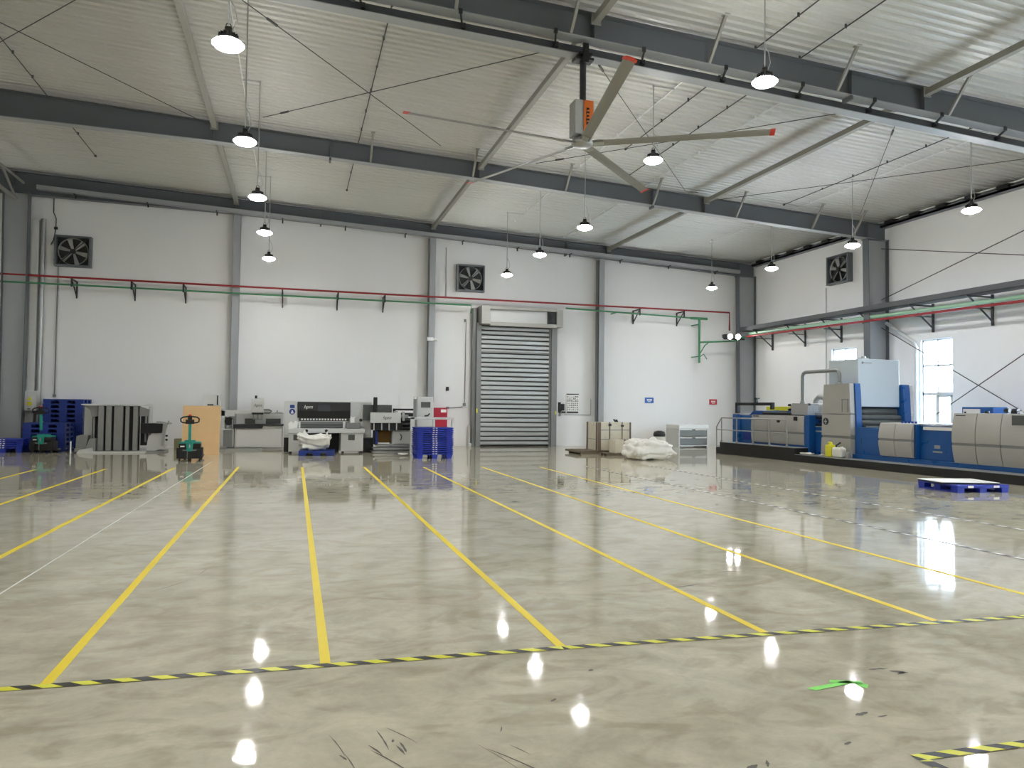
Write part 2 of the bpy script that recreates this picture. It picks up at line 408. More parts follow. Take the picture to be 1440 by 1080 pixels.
def hazard(pts, w, per, mats, slant=1., z=.0035, name='hazard_tape', label='', group=None):
    b = MB()
    for p0, p1 in zip(pts[:-1], pts[1:]):
        p0 = Vector(p0); p1 = Vector(p1); d = (p1-p0); Ln = d.length; d.normalize(); nr = Vector((-d.y, d.x))*w/2
        k = 0; t = -per
        while t < Ln:
            a, e = t, t+per/2
            q = []
            for tt, sgn in ((a,-1),(e,-1),(e,1),(a,1)):
                u = min(Ln, max(0, tt + sgn*slant*w/2)); p = p0 + d*u + nr*sgn; q.append((p.x, p.y, z))
            b.add(q, [(0,1,2,3)], k % 2); k += 1; t += per/2
    return solo(name, b, mats, label, 'floor tape', group)
hazard([(-2.6,4.5),(1.63,4.355),(5.15,4.17),(9,3.95)], .062, .19, ['hzy','hzb'], -1.3, label='yellow and black hazard tape running across the whole foreground')
hazard([(2.6,2.605),(3.7,2.57)], .055, .17, ['hzy','hzb'], -1.4, label='short yellow and black hazard tape in the lower right corner')
hazard([(2.62,2.58),(2.70,2.2)], .055, .17, ['hzb','hzy'], 1., z=.003, label='yellow and black tape end turning off towards the bottom edge')
hazard([(7.18,3.5),(7.1,17.5)], .05, .24, ['hzb','paper'], 1., label='black and white dashed tape right of the last yellow line', group='black and white tapes')
hazard([(8.97,3.5),(8.85,17.5)], .05, .24, ['hzb','paper'], 1., label='black and white dashed tape nearest the printing press', group='black and white tapes')
ar = MB()
for pl in ([(2.67,3.40),(2.70,3.36),(2.98,3.40),(2.97,3.44)], [(2.88,3.47),(2.85,3.44),(3.02,3.37),(3.04,3.41)], [(2.99,3.41),(2.97,3.36),(2.99,3.31),(3.04,3.36)]):
    ar.add([(x, y, .003) for x, y in pl], [(0,1,2,3)])
solo('floor_arrow', ar, 'green_t', 'green tape arrow on the floor in the right foreground', 'floor arrow')

# ------------------------------------------------------------------ steel frame
def rb(x):       # underside of a roof beam
    P = [(-16,8.3),(-8.6,8.03),(-6,8.0),(-2,7.95),(4.5,7.69),(11,7.36),(14,7.2),(17.5,7.03),(18.4,6.98)]
    for (a,za),(b,zb) in zip(P[:-1], P[1:]):
        if a <= x <= b: return za + (zb-za)*(x-a)/(b-a)
    return P[-1][1]
RY = [26.55, 19.4, 11.42]
nm = ['far roof beam against the end wall', 'middle roof beam', 'nearest roof beam carrying the big fan']
for Y, lb in zip(RY, nm):
    X0 = -15.9; X1 = 18.25
    t = thing('roof_beam', 'dark grey steel ' + lb, 'roof beam', (4.5, Y, rb(4.5)), 0, 'grey steel roof beams')
    xs = [X0,-8.6,-6,-2,1,4.5,8,11,14,17.5,X1]
    poly = [(x, rb(x)) for x in xs] + [(x, zc(x)-.2) for x in xs[::-1]]
    part(t, 'web', MB().prism(poly, 'y', Y-.006, Y+.006), 'steel')
    bf = MB().prism([(x, rb(x)-.016) for x in xs] + [(x, rb(x)) for x in xs[::-1]], 'y', Y-.12, Y+.12)
    part(t, 'bottom_flange', bf, 'steel_l' if Y < 26 else 'steel')
    part(t, 'top_flange', MB().prism([(x, zc(x)-.2) for x in xs] + [(x, zc(x)-.185) for x in xs[::-1]], 'y', Y-.12, Y+.12), 'steel')
    sf = MB()
    for x in (-8.6,-2.05,.75,4.7,9.9,11.6,17.5):
        for s_ in (-1, 1): sf.box(x-.006, x+.006, Y+s_*.006, Y+s_*.115, rb(x), zc(x)-.2)
    part(t, 'stiffener_plates', sf, 'steel')
    sp = MB()
    for x in (.75, 9.9): sp.box(x-.025, x+.025, Y-.12, Y+.12, rb(x)-.09, rb(x)-.016)
    part(t, 'splice_plates', sp, 'steel')
# purlin-level struts, one per bay
for k, X in enumerate((-2.03, 4.72, 11.65)):
    for (y0, y1, bay) in ((19.52,26.4,'between the far and the middle roof beam'),(11.54,19.28,'between the middle and the nearest roof beam'),(5.0,11.3,'in front of the nearest roof beam')):
        z = zc(X) - .3
        b = MB().bar((X, y0, z), (X, y1, z), .12, .12)
        b.box(X-.09, X+.09, y0, y0+.012, z-.1, z+.1).box(X-.09, X+.09, y1-.012, y1, z-.1, z+.1)
        solo('roof_strut', b, 'strut', '%s grey roof strut %s' % (('left','middle','right')[k], bay), 'roof strut', 'roof struts under the ceiling', bevel=.015)
# knee braces
for Y, its, wh in ((19.4, [1.77,4.5,7.18,9.9,12.67,15.38,16.95], 'middle roof beam'), (11.42, [-.3,2.33,4.28,6.88,9.58,12.2,14.8], 'nearest roof beam')):
    for i, x in enumerate(its):
        b = MB().bar((x, Y-.1, rb(x)+.02), (x-.0, Y-.62, zc(x)-.03), .05, .05).box(x-.05, x+.05, Y-.68, Y-.56, zc(x)-.035, zc(x)-.02)
        solo('knee_brace', b, 'strut', 'light %s knee brace from the left on the %s' % (ordinal(i), wh), 'brace', 'knee braces of the roof beams')
# portal columns
def hcol_x(x0t, x0b, x1, Y, zt, lb, flip=False):
    """web faces the camera, flanges at both ends"""
    t = thing('steel_column', lb, 'column', ((x0b+x1)/2, Y, 0), 0, 'grey steel columns')
    part(t, 'web', MB().prism([(x0b,0),(x1,0),(x1,zt),(x0t,zt)], 'y', Y-.006, Y+.006), 'steel_l')
    e = .016
    a = MB().prism([(x0b-e,0),(x0b,0),(x0t,zt),(x0t-e,zt)], 'y', Y-.13, Y+.13)
    part(t, 'flange', a, 'steel'); part(t, 'flange', MB().box(x1, x1+e, Y-.13, Y+.13, 0, zt), 'steel')
    part(t, 'cap_plate', MB().box(min(x0t,x0b)-.06, x1+.03, Y-.14, Y+.14, zt-.02, zt), 'steel')
    part(t, 'base_plate', MB().box(x0b-.06, x1+.03, Y-.16, Y+.16, 0, .025), 'steel')
    return t
hcol_x(17.5, 17.58, 18.27, 26.55, rb(17.8)-.01, 'tapered grey steel column in the far right corner')
hcol_x(17.5, 17.6, 18.27, 19.4, rb(17.8)-.01, 'tapered grey steel column rising behind the press hood')
hcol_x(-8.8, -8.72, -8.12, 26.35, rb(-8.5)-.01, 'wide grey steel column at the left edge')
def hcol_y(X, lb):
    zt = rb(X)-.02
    t = thing('steel_column', lb, 'column', (X, 26.7, 0), 0, 'grey steel columns')
    part(t, 'flange', MB().box(X-.11, X+.11, 26.55, 26.562, 0, zt), 'steel_l')
    part(t, 'flange', MB().box(X-.11, X+.11, 26.9, 26.912, 0, zt), 'steel_l')
    part(t, 'web', MB().box(X-.006, X+.006, 26.562, 26.9, 0, zt), 'steel')
    part(t, 'base_plate', MB().box(X-.16, X+.16, 26.5, 26.93, 0, .02), 'steel')
hcol_y(-2.0, 'slim grey steel column behind the plywood sheet'); hcol_y(4.74, 'slim grey steel column behind the grey control cabinet'); hcol_y(11.43, 'slim grey steel column right of the roller door')
# eave strut and brackets along the right wall
t = thing('eave_beam', 'dark eave beam along the top of the right wall with black brackets', 'eave beam', (18.1, 19.5, 7.45))
part(t, 'channel', MB().box(18.06, 18.3, 4, 26.4, 7.4, 7.46).box(18.06, 18.08, 4, 26.4, 7.4, 7.5), 'steel')
for i in range(14): part(t, 'bracket', MB().box(17.98, 18.22, 12.9+i*.98, 13.25+i*.98, 7.46, 7.56), 'black')
part(t, 'light_strip', MB().box(18.1, 18.28, 4, 26.4, 7.56, 7.6), 'white_m')
t = thing('eave_strut', 'light steel tube running off the head of the left column', 'strut', (-8.45, 22.9, 7.75))
part(t, 'tube', MB().cyl((-8.45, 26.2, 7.8), (-8.45, 19.5, 7.8), .06).cyl((-8.25, 26.2, 8.3), (-8.25, 19.5, 8.3), .04), 'strut')
part(t, 'diagonal', MB().cyl((-8.45, 26.2, 7.8), (-8.25, 24.4, 8.3), .035).cyl((-8.45, 23.0, 7.8), (-8.25, 24.4, 8.3), .035), 'strut')

# cross rods under the roof
RODS = [((-.98,12.97),(3.41,18.21),'roof rod falling to the right left of the big fan'), ((-.85,18.19),(4.6,12.3),'roof rod rising to the right left of the big fan'),
        ((-6.2,14.5),(-2.2,19.2),'roof rod falling to the right at the upper left'), ((-2.3,12.3),(-5.8,16.6),'roof rod rising to the right at the upper left'),
        ((5.0,12.3),(10.6,18.7),'roof rod falling to the right behind the fan blades'), ((6.0,18.4),(11.2,12.3),'roof rod rising to the right behind the fan blades'),
        ((12.11,12.51),(16.4,18.4),'steep roof rod above the right wall corner'), ((17.0,12.3),(11.9,19.0),'flat roof rod above the right wall corner')]
for (a, b, lb) in RODS:
    za, zb = zc(a[0])-.3, zc(b[0])-.3
    m_ = MB().cyl((*a, za), (*b, zb), .009, n=6)
    d = (Vector((*b, zb)) - Vector((*a, za))).normalized(); p = Vector((*a, za)) + d*.6
    m_.cyl(p, p + d*.25, .024, n=8)
    solo('tie_rod', m_, 'rod', 'thin dark ' + lb, 'tie rod', 'cross rods under the roof')
# conduits under the roof
CON = [(1.47,12.3,24.0,'rod','dark conduit under the roof midway left of the fan'), (-5.75,12.3,24.0,'rod','dark conduit under the roof at the far left'),
       (7.95,4.0,17.0,'rod','dark conduit above the second row of lamps'), (8.9,4.0,18.8,'rod','dark conduit right of the second row of lamps'),
       (7.4,12.4,25.0,'white_m','light conduit feeding the second row of lamps'), (9.75,12.6,26.3,'white_m','light conduit left of the right roof strut'),
       (14.87,12.4,24.3,'white_m','light conduit feeding the third row of lamps'), (14.3,12.4,19.2,'rod','dark conduit beside the third row of lamps'), (-1.22,8.0,24.3,'white_m','light conduit feeding the left row of lamps')]
for X, y0, y1, mm, lb in CON:
    z = zc(X)-.07
    b = MB().cyl((X, y0, z), (X, y1, z), .012, n=6)
    for k in range(int((y1-y0)/1.2)): b.box(X-.02, X+.02, y0+.3+k*1.2, y0+.315+k*1.2, z-.017, z+.055)
    b.cyl((X, y1, z), (X, y1+.04, z), .035, n=8)
    solo('conduit', b, mm, lb, 'conduit', 'conduits under the roof')
# trays
def tray(Y0, Y1, x0, x1, zf, h, lb, mm, nb):
    t = thing('cable_tray', lb, 'cable tray', ((x0+x1)/2, (Y0+Y1)/2, zf((x0+x1)/2)))
    b = MB()
    for dz0, dz1, a, c in ((0,.008,Y0,Y1),(0,h,Y0,Y0+.008),(0,h,Y1-.008,Y1)):
        b.prism([(x0,zf(x0)+dz0),(x1,zf(x1)+dz0),(x1,zf(x1)+dz1),(x0,zf(x0)+dz1)], 'y', a, c)
    part(t, 'channel', b, mm)
    for i in range(nb):
        x = x0 + (i+.5)*(x1-x0)/nb
        part(t, 'bracket', MB().box(x-.02, x+.02, Y0-.01, Y1+.1, zf(x)-.025, zf(x)-.0).box(x-.02, x+.02, Y1+.01, Y1+.04, zf(x)-.12, zf(x)+h), 'dark')
t = thing('hanging_rail', 'grey rail slung under the nearest roof beam on small clamps', 'rail', (4.5, 11.6, 7.5))
xs = [-15.9,-8.6,-6,-2,1,4.5,8,11,14,17.5,18.2]
part(t, 'web', MB().prism([(x, rb(x)-.2) for x in xs] + [(x, rb(x)-.03) for x in xs[::-1]], 'y', 11.6, 11.612), 'steel_d')
part(t, 'bottom_flange', MB().prism([(x, rb(x)-.215) for x in xs] + [(x, rb(x)-.2) for x in xs[::-1]], 'y', 11.5, 11.72), 'steel_l')
for k in range(15):
    x = -5.6 + k*1.6
    part(t, 'clamp', MB().box(x-.03, x+.03, 11.27, 11.3, rb(x)-.06, rb(x)+.02).bar((x, 11.28, rb(x)-.05), (x+.1, 11.6, rb(x)-.12), .03, .03).box(x+.07,x+.13,11.5,11.6,rb(x)-.16,rb(x)-.08), 'dark')
tray(26.2, 26.38, -7.9, 17.4, lambda x: 7.82-.043*(x+.47), .14, 'grey cable tray along the far roof beam above the end wall', 'steel_l', 12)

# ------------------------------------------------------------------ lamps
head = None
def lamp(x, y, z, X2, label, group='high bay lamps hanging from the roof'):
    global head
    if head is None:
        t = thing('high_bay_lamp', label, 'lamp', (x, y, z), 0, group)
        L_ = MB()
        L_.lathe([(.045,.26),(.05,.2),(.075,.19),(.08,.15),(.1,.145)], n=20).lathe([(.1,.145),(.125,.115),(.145,.09),(.14,.085)], n=24, cap1=False)
        for k in range(16):
            a = 2*pi*k/16; L_.obox(Matrix.Rotation(a, 4, 'Z') @ Matrix.Translation((.095, 0, .15)), .05, .006, .05)
        part(t, 'housing', L_, 'black', world=False)
        part(t, 'lens', MB().lathe([(.172,.045),(.176,.03),(.16,.008),(.1,-.008),(.0,-.012)][::-1], n=24, cap0=False), 'lens', world=False)
        part(t, 'led_core', MB().lathe([(.0,-.022),(.05,-.02),(.058,-.012),(.05,-.006)], n=20, cap0=False, cap1=False), 'core', world=False)
        part(t, 'hook_ring', MB().tube([(.03*cos(a), 0, .285+.03*sin(a)) for a in [2*pi*i/12 for i in range(13)]], .006, 6), 'black', world=False)
        head = t
        part(t, 'reflector_ring', MB().lathe([(.14,.088),(.165,.075),(.19,.05),(.19,.043),(.176,.042)], n=24, cap0=False, cap1=False), 'lampring', world=False)
    else:
        t = copy_tree(head_proto, (x, y, z), label=label, group=group)
        WM[t] = Matrix.Translation((x, y, z))
    zt = zc(x) - .02; zs = zc(X2) - .09
    h = MB().cyl((x, y, z+.3), (x, y, zs), .012, n=6).cyl((x, y, zs), (X2, y, zs), .012, n=6).cyl((x, y, zs-.02), (x, y, zs+.02), .022, n=8)
    h.tube([(x+.05, y, z+.24), (x+.1, y, z+.36), (x+.07, y, z+.52), (x+.012, y, z+.62)], .007, 6)
    part(t, 'hanger', h, 'galv')
    return t
L1 = [(-.88,9.66),(-.9,13.2),(-.86,16.74),(-.84,20.15),(-.85,23.73)]
L2 = [(6.86,9.69,6.5),(6.92,13.5,6.5),(6.81,16.92,5.9),(6.81,20.42,5.9),(6.82,23.95,5.9)]
L3 = [(14.27,12.67),(14.38,16.42),(14.38,19.95),(14.68,23.92)]
def row_label(i, n, row): return ('nearest' if i == 0 else ordinal(i)+' nearest' if i < n-1 else 'farthest') + ' high bay lamp of the ' + row
p0 = lamp(*L1[0], 5.9, -1.22, 'big glowing ' + row_label(0, 5, 'left row'))
# prototype without hanger for copying
head_proto = thing('high_bay_lamp', 'x', 'lamp')
for k in kids(p0):
    if not k.name.startswith('hanger'): copy_tree(k, parent=head_proto)
for i, (x, y) in enumerate(L1[1:]): lamp(x, y, 5.9, -1.22, row_label(i+1, 5, 'left row'))
for i, (x, y, z) in enumerate(L2): lamp(x, y, z, 7.4, row_label(i, 5, 'middle row behind the fan'))
for i, (x, y) in enumerate(L3): lamp(x, y, 5.9, 14.87, row_label(i, 4, 'right row'))
OFF = [(x, y) for x in (-.88, 6.8, 14.4) for y in (5.9, 1.9, -2.1)] + [(14.4, 9.0)] + [(-9.6, y) for y in (21.0, 13.1, 5.0)]  # unseen lamps added to light the hall beyond the view
for x, y in OFF: lamp(x, y, 5.9, x-.35, 'high bay lamp added out of view to light the hall', 'lamps added out of view')
for k in kids(head_proto): bpy.data.objects.remove(k)
bpy.data.objects.remove(head_proto)

# ------------------------------------------------------------------ big ceiling fan
fx, fy, fz = 4.58, 11.52, 5.95
t = thing('ceiling_fan', 'large five-bladed industrial fan hanging from the nearest roof beam', 'fan', (fx, fy, fz))
part(t, 'down_rod', MB().cyl((fx, fy, fz+.65), (fx, fy, 7.46), .055, n=14), 'dark')
part(t, 'clamp', MB().box(fx-.16, fx+.16, fy-.1, fy+.1, 7.36, 7.4).box(fx-.12, fx+.12, fy-.12, fy+.22, 7.43, 7.47).box(fx-.05, fx+.05, fy-.14, fy-.1, 7.3, 7.62), 'black')
mo = part(t, 'motor_housing', MB().box(fx-.19, fx-.03, fy-.14, fy+.14, fz+.12, fz+.7).box(fx+.05, fx+.16, fy-.14, fy+.14, fz+.12, fz+.68).box(fx-.03, fx+.05, fy-.13, fy+.13, fz+.1, fz+.7), 'galv', bevel=.01)
part(mo, 'cover_panel', MB().box(fx-.035, fx+.13, fy-.16, fy-.14, fz+.14, fz+.69), 'orange')
lt = MB()
for zz, w in ((.3,.05),(.36,.06),(.42,.045),(.48,.06),(.54,.05)): lt.box(fx+.03-w/2, fx+.03+w/2, fy-.166, fy-.16, fz+zz-.012, fz+zz+.02).box(fx+.03-w/2, fx+.03-w/2+.012, fy-.166, fy-.16, fz+zz-.03, fz+zz+.02)
part(mo, 'lettering', lt, 'black')
part(t, 'hub', MB().lathe([(.1,.1),(.17,.08),(.19,.0),(.15,-.04),(.0,-.05)][::-1], (fx, fy, fz), 24), 'galv')
part(t, 'coupling', MB().lathe([(.07,.0),(.09,.04),(.07,.12)], (fx, fy, fz+.06), 16), 'black')
for k in range(5):
    a = RAD(-100.5 + 72*k)
    mx = Matrix.Translation((fx, fy, fz)) @ Matrix.Rotation(a, 4, 'Z') @ Matrix.Rotation(RAD(-16), 4, 'X')
    af = [(-.085,-.004),(-.05,.012),(0,.018),(.05,.014),(.085,.0),(.05,.004),(0,.006),(-.05,.002)]
    b = MB().prism(af, 'x', .17, 3.02); b.xf(mx)
    bl = part(t, 'blade', b, 'blade')
    part(bl, 'end_cap', MB().prism([(u*1.12, w*1.3) for u, w in af], 'x', 3.02, 3.1).xf(mx), 'redtip', 'red blade end cap')
    part(bl, 'root_clamp', MB().box(.1, .36, -.05, .05, -.012, .03).xf(mx), 'galv')
# ------------------------------------------------------------------ roller door in the end wall
t = thing('door_1', 'grey slatted roller door with metal hood and side posts', None, (7.95, 26.6, 0), 0, None, 'structure')
cur = MB(); z = .05; k = 0
while z < 4.55:
    h = .15
    cur.prism([(26.66,z),(26.622,z+.006),(26.612,z+.03),(26.612,z+h-.04),(26.625,z+h-.018),(26.66,z+h-.012)], 'x', 6.6, 9.29, 0)
    cur.box(6.6, 9.29, 26.66, 26.68, z-.02, z+.17, 1); z += .172
part(t, 'shutter_curtain', cur, ['shutter', 'black'])
part(t, 'bottom_bar', MB().box(6.6, 9.29, 26.6, 26.68, .02, .07), 'black')
part(t, 'stiffening_bar', MB().box(6.6, 9.29, 26.585, 26.66, 3.5, 3.56), 'slat')
part(t, 'guide_post', MB().box(6.42, 6.6, 26.5, 26.9, 0, 4.6).box(6.3, 6.42, 26.62, 26.9, 0, 5.15), 'grey_d', bevel=.008)
part(t, 'guide_post', MB().box(9.29, 9.36, 26.58, 26.9, 0, 4.55).box(9.36, 9.58, 26.5, 26.9, 0, 4.6), 'grey_d', bevel=.008)
hd = MB().box(6.5, 6.82, 26.1, 26.9, 4.52, 5.2).box(9.42, 9.66, 26.1, 26.9, 4.5, 5.16).box(6.82, 9.42, 26.1, 26.9, 5.08, 5.18).box(6.82, 9.42, 26.1, 26.2, 4.46, 4.6)
hp = part(t, 'hood', hd, 'grey_m', bevel=.008)
part(hp, 'drum_cover', MB().box(6.82, 9.1, 26.3, 26.36, 4.6, 5.08), 'grey_l')
part(hp, 'motor', MB().box(9.1, 9.42, 26.2, 26.5, 4.6, 5.08).cyl((9.26,26.2,4.85),(9.26,26.12,4.85),.06), 'black')
part(t, 'warning_mark', MB().box(6.43, 6.48, 26.495, 26.5, 1.25, 1.4), 'yel_pl')
part(t, 'warning_mark', MB().box(9.52, 9.56, 26.495, 26.5, 1.22, 1.34), 'yel_pl')
solo('skirting_box', MB().box(6.18, 6.29, 26.6, 26.93, 0, .12).box(6.2, 6.28, 26.75, 26.9, .12, .75), 'grey_l', 'small pale box on the floor left of the roller door', 'box', bevel=.006)

# ------------------------------------------------------------------ wall fans
def wall_fan():
    t = thing('exhaust_fan', 'square exhaust fan high on the wall at the far left', 'fan', (-6.98, 26.94, 5.85), 0, 'exhaust fans high on the walls')
    w = .53; h0, h1 = 0, 1.0
    fr = MB()
    fr.box(-w,w,-.22,0,h0,.06).box(-w,w,-.22,0,h1-.06,h1).box(-w,-w+.06,-.22,0,.06,h1-.06).box(w-.06,w,-.22,0,.06,h1-.06)
    part(t, 'frame', fr, 'steel', world=False)
    n = 28; sh = MB(); vs = []
    for r, y in ((.44,-.14),(.44,-.04),(.425,-.04),(.425,-.14)):
        vs += [(r*cos(2*pi*i/n), y, .5+r*sin(2*pi*i/n)) for i in range(n)]
    sh.add(vs, [(j*n+i, j*n+(i+1) % n, ((j+1) % 4)*n+(i+1) % n, ((j+1) % 4)*n+i) for j in range(4) for i in range(n)], 0, True)
    part(t, 'shroud_ring', sh, 'galv', world=False)
    bp = MB()
    for k in range(9): bp.quad([(-.47,-.01,.07+k*.097),(.47,-.01,.07+k*.097),(.47,-.05,.155+k*.097),(-.47,-.05,.155+k*.097)])
    bp.box(-.47,.47,-.012,-.002,.06,.94)
    part(t, 'louvre', bp, 'dark', world=False)
    part(t, 'motor', MB().cyl((0,-.18,.5),(0,-.04,.5),.08,n=16).bar((-.42,-.17,.08),(.42,-.17,.92),.03,.02), 'dark', world=False)
    for k in range(6):
        a = 2*pi*k/6+.25
        mx = Matrix.Translation((0,-.11,.5)) @ Matrix.Rotation(a, 4, 'Y') @ Matrix.Rotation(RAD(24), 4, 'X')
        b = MB(); b.prism([(.08,-.035),(.41,-.08),(.41,.08),(.08,.035)], 'y', -.003, .003).xf(mx)
        part(t, 'blade', b, 'fanblade', world=False)
    return t
ef = wall_fan()
copy_tree(ef, (6.22, 26.94, 5.77), label='square exhaust fan on the wall above the left of the roller door')
copy_tree(ef, (18.31, 21.43, 5.93), -pi/2, label='square exhaust fan on the right wall beside the tapered column')

# ------------------------------------------------------------------ pipes on the end wall
solo('sprinkler_pipe', MB().tube([(-9.6,26.36,5.44),(17.0,26.36,5.44),(17.0,26.36,4.7)], .034, 10), 'red_p', 'thin red pipe running along the whole end wall', 'pipe')
solo('air_pipe', MB().tube([(-9.6,26.34,5.2),(6.15,26.34,5.2),(6.15,26.34,4.9)], .03, 10), 'green_p', 'green pipe along the end wall left of the roller door', 'pipe')
g = MB().tube([(9.85,26.34,5.27),(15.6,26.34,5.13)], .03, 10).cyl((15.6,26.34,5.16),(15.6,26.34,3.34),.045).tube([(15.6,26.34,4.17),(17.2,26.34,4.28),(17.6,26.0,4.45)], .035, 8).cyl((15.2,26.34,5.13),(15.95,26.34,5.13),.05)
g.tube([(15.62,26.34,3.7),(15.85,26.34,4.05),(16.0,26.34,4.15)], .02, 6).tube([(15.65,26.34,3.6),(15.8,26.34,3.7),(15.95,26.34,3.5)], .018, 6)
for x_, z_ in ((15.6,4.9),(15.6,3.6),(12.0,5.22)): g.box(x_-.02, x_+.02, 26.34, 26.95, z_-.02, z_+.02)
solo('air_pipe', g, 'green_p', 'green pipe with a drop leg on the end wall right of the roller door', 'pipe')
for i, x in enumerate((-6.87,-5.15,-3.6,-.48,1.38,3.0,12.95,14.9)):
    b = MB().box(x-.02, x+.02, 26.3, 26.94, 5.36, 5.4).box(x-.02, x+.02, 26.9, 26.94, 4.85, 5.4).bar((x,26.34,5.37),(x,26.9,4.92),.03,.03).box(x-.025,x+.025,26.3,26.34,5.14,5.4)
    solo('pipe_bracket', b, 'dark', '%s black pipe bracket from the left on the end wall' % ordinal(i), 'bracket', 'pipe brackets on the end wall')
# ------------------------------------------------------------------ small things on the end wall
t = thing('electrical_cabinet', 'pale grey electrical cabinet with warning triangle beside the left column', 'electrical box', (-7.97, 26.6, 1.19))
part(t, 'body', MB().box(-8.18, -7.78, 26.44, 26.765, 1.19, 1.82), 'grey_l', bevel=.006)
d = part(t, 'door', MB().box(-8.16, -7.8, 26.42, 26.44, 1.21, 1.8), 'grey_l', bevel=.005)
part(d, 'warning_triangle', MB().prism([(-8.04,1.52),(-7.9,1.52),(-7.97,1.64)], 'y', 26.414, 26.42).box(-8.04,-7.9,26.416,26.42,1.36,1.47), 'yel_pl')
part(d, 'handle', MB().box(-8.02, -7.94, 26.4, 26.42, 1.24, 1.265), 'dark')
solo('wall_duct', MB().box(-8.16, -7.96, 26.765, 26.95, 0, 7.3), 'white_m', 'wide white cable trunking rising behind the electrical cabinet', 'trunking')
solo('drain_pipe', MB().cyl((-7.86,26.86,0),(-7.86,26.86,7.35),.075), 'galv', 'grey metal pipe right of the white cable trunking', 'pipe')
solo('wall_cable', MB().tube([(-7.42,26.91,5.9),(-7.42,26.91,1.8),(-7.42,26.91,1.7)], .018, 6).box(-7.46,-7.38,26.88,26.93,1.64,1.72), 'grey_d', 'thin grey conduit on the wall left of the tall pallet stack', 'conduit')
solo('wall_cable', MB().tube([(-7.6,26.91,8.2),(-7.6,26.91,7.6),(-7.52,26.91,7.4),(-7.52,26.91,7.1),(-7.58,26.91,6.7),(-7.65,26.91,6.55)], .014, 6).box(-7.57,-7.47,26.88,26.93,7.05,7.13), 'dark', 'loose cable hanging under the roof beam at upper left', 'cable')
solo('wall_cable', MB().tube([(6.1,26.92,4.66),(6.08,26.92,1.55)], .014, 6).box(6.02,6.12,26.88,26.94,1.5,1.6).box(6.03,6.1,26.88,26.94,4.64,4.74), 'grey_d', 'thin conduit on the wall left of the roller door', 'conduit')
solo('wall_cable', MB().tube([(5.3,26.92,7.4),(5.32,26.92,5.5)], .012, 6), 'grey_d', 'thin conduit on the wall left of the exhaust fan above the door', 'conduit')
solo('wall_switch', MB().box(5.38,5.47,26.9,26.94,2.06,2.2), 'black', 'small black switch box on the wall above the red cabinet', 'switch', bevel=.005)
solo('camera_bracket', MB().box(4.55,4.78,26.4,26.54,3.85,3.97).cyl((4.8,26.47,3.9),(4.92,26.44,3.88),.045), 'white_m', 'small white camera on the column left of the door', 'camera')
t = thing('fire_cabinet', 'red wall cabinet with a white label behind the blue pallet stack', 'cabinet', (5.12, 26.8, .62))
part(t, 'body', MB().box(4.86, 5.38, 26.66, 26.94, .62, 1.42), 'red_c', bevel=.008)
part(t, 'label_plate', MB().box(5.14, 5.34, 26.653, 26.66, 1.25, 1.36), 'paper')
part(t, 'door_frame', MB().box(4.9, 5.34, 26.645, 26.66, .66, .68).box(4.9, 5.34, 26.645, 26.66, 1.0, 1.02).box(4.9,4.92,26.645,26.66,.66,1.02).box(5.32,5.34,26.645,26.66,.66,1.02), 'red_c')
solo('conduit', MB().tube([(5.38,26.9,1.42),(5.6,26.9,1.42),(6.0,26.9,1.46)], .018, 6).box(5.38,5.48,26.86,26.95,1.38,1.46), 'grey_d', 'short conduit stub right of the red cabinet', 'conduit')
t = thing('notice_board', 'white notice board of rows of tools right of the roller door', 'notice board', (10.38, 26.93, 1.27))
part(t, 'panel', MB().box(10.13,10.64,26.91,26.94,1.27,2.02), 'paper')
nb = MB().box(10.13,10.64,26.9,26.91,1.98,2.02).box(10.15,10.62,26.9,26.91,1.27,1.33)
random.seed(3)
for r in range(7):
    for c in range(6):
        x = 10.165+c*.08; zz = 1.39+r*.083; nb.box(x, x+random.uniform(.03,.06), 26.905, 26.91, zz, zz+random.uniform(.012,.04))
    nb.box(10.15,10.62,26.907,26.91,1.375+r*.083,1.38+r*.083)
part(t, 'printed_rows', nb, 'dark')
t = thing('door_control', 'black door control handset with cables beside the roller door', 'control box', (9.82, 26.9, 1.2))
part(t, 'control_box', MB().box(9.9,10.02,26.82,26.95,1.36,1.62).box(9.94,10.08,26.85,26.95,1.27,1.33), 'black', bevel=.006)
part(t, 'push_bar', MB().box(9.66,9.74,26.48,26.56,1.28,1.68), 'black', bevel=.006)
part(t, 'cable', MB().tube([(9.7,26.5,1.3),(9.68,26.52,1.16),(9.78,26.6,1.16),(9.84,26.8,1.28),(9.9,26.86,1.42)], .014, 6).tube([(9.9,26.86,1.55),(9.83,26.8,1.62),(9.86,26.84,1.68)], .012, 6), 'black')
solo('conduit', MB().tube([(10.05,26.92,1.2),(11.15,26.92,1.2),(11.15,26.92,1.82)], .016, 6), 'galv', 'thin conduit below the notice board', 'conduit')
def sign(nm_, x0, x1, z0, z1, mm, lb):
    t = thing(nm_, lb, 'sign', ((x0+x1)/2, 26.93, z0))
    part(t, 'plate', MB().box(x0,x1,26.92,26.945,z0,z1), mm)
    w = x1-x0; h = z1-z0; b = MB()
    for k in range(4): b.box(x0+w*(.22+.15*k), x0+w*(.33+.15*k), 26.915, 26.92, z0+h*.42, z0+h*.72)
    b.box(x0+w*.3,x0+w*.7,26.915,26.92,z0+h*.22,z0+h*.3)
    part(t, 'lettering', b, 'paper')
sign('wall_sign', 13.5, 13.88, 1.7, 1.92, 'sign_b', 'small blue sign with white lettering on the end wall')
sign('wall_sign', 16.43, 16.78, 1.67, 1.89, 'sign_r', 'small red sign with white lettering near the far corner')
t = thing('flood_light', 'pair of lit flood lamps by the far corner column', 'flood light', (16.75, 25.9, 4.3))
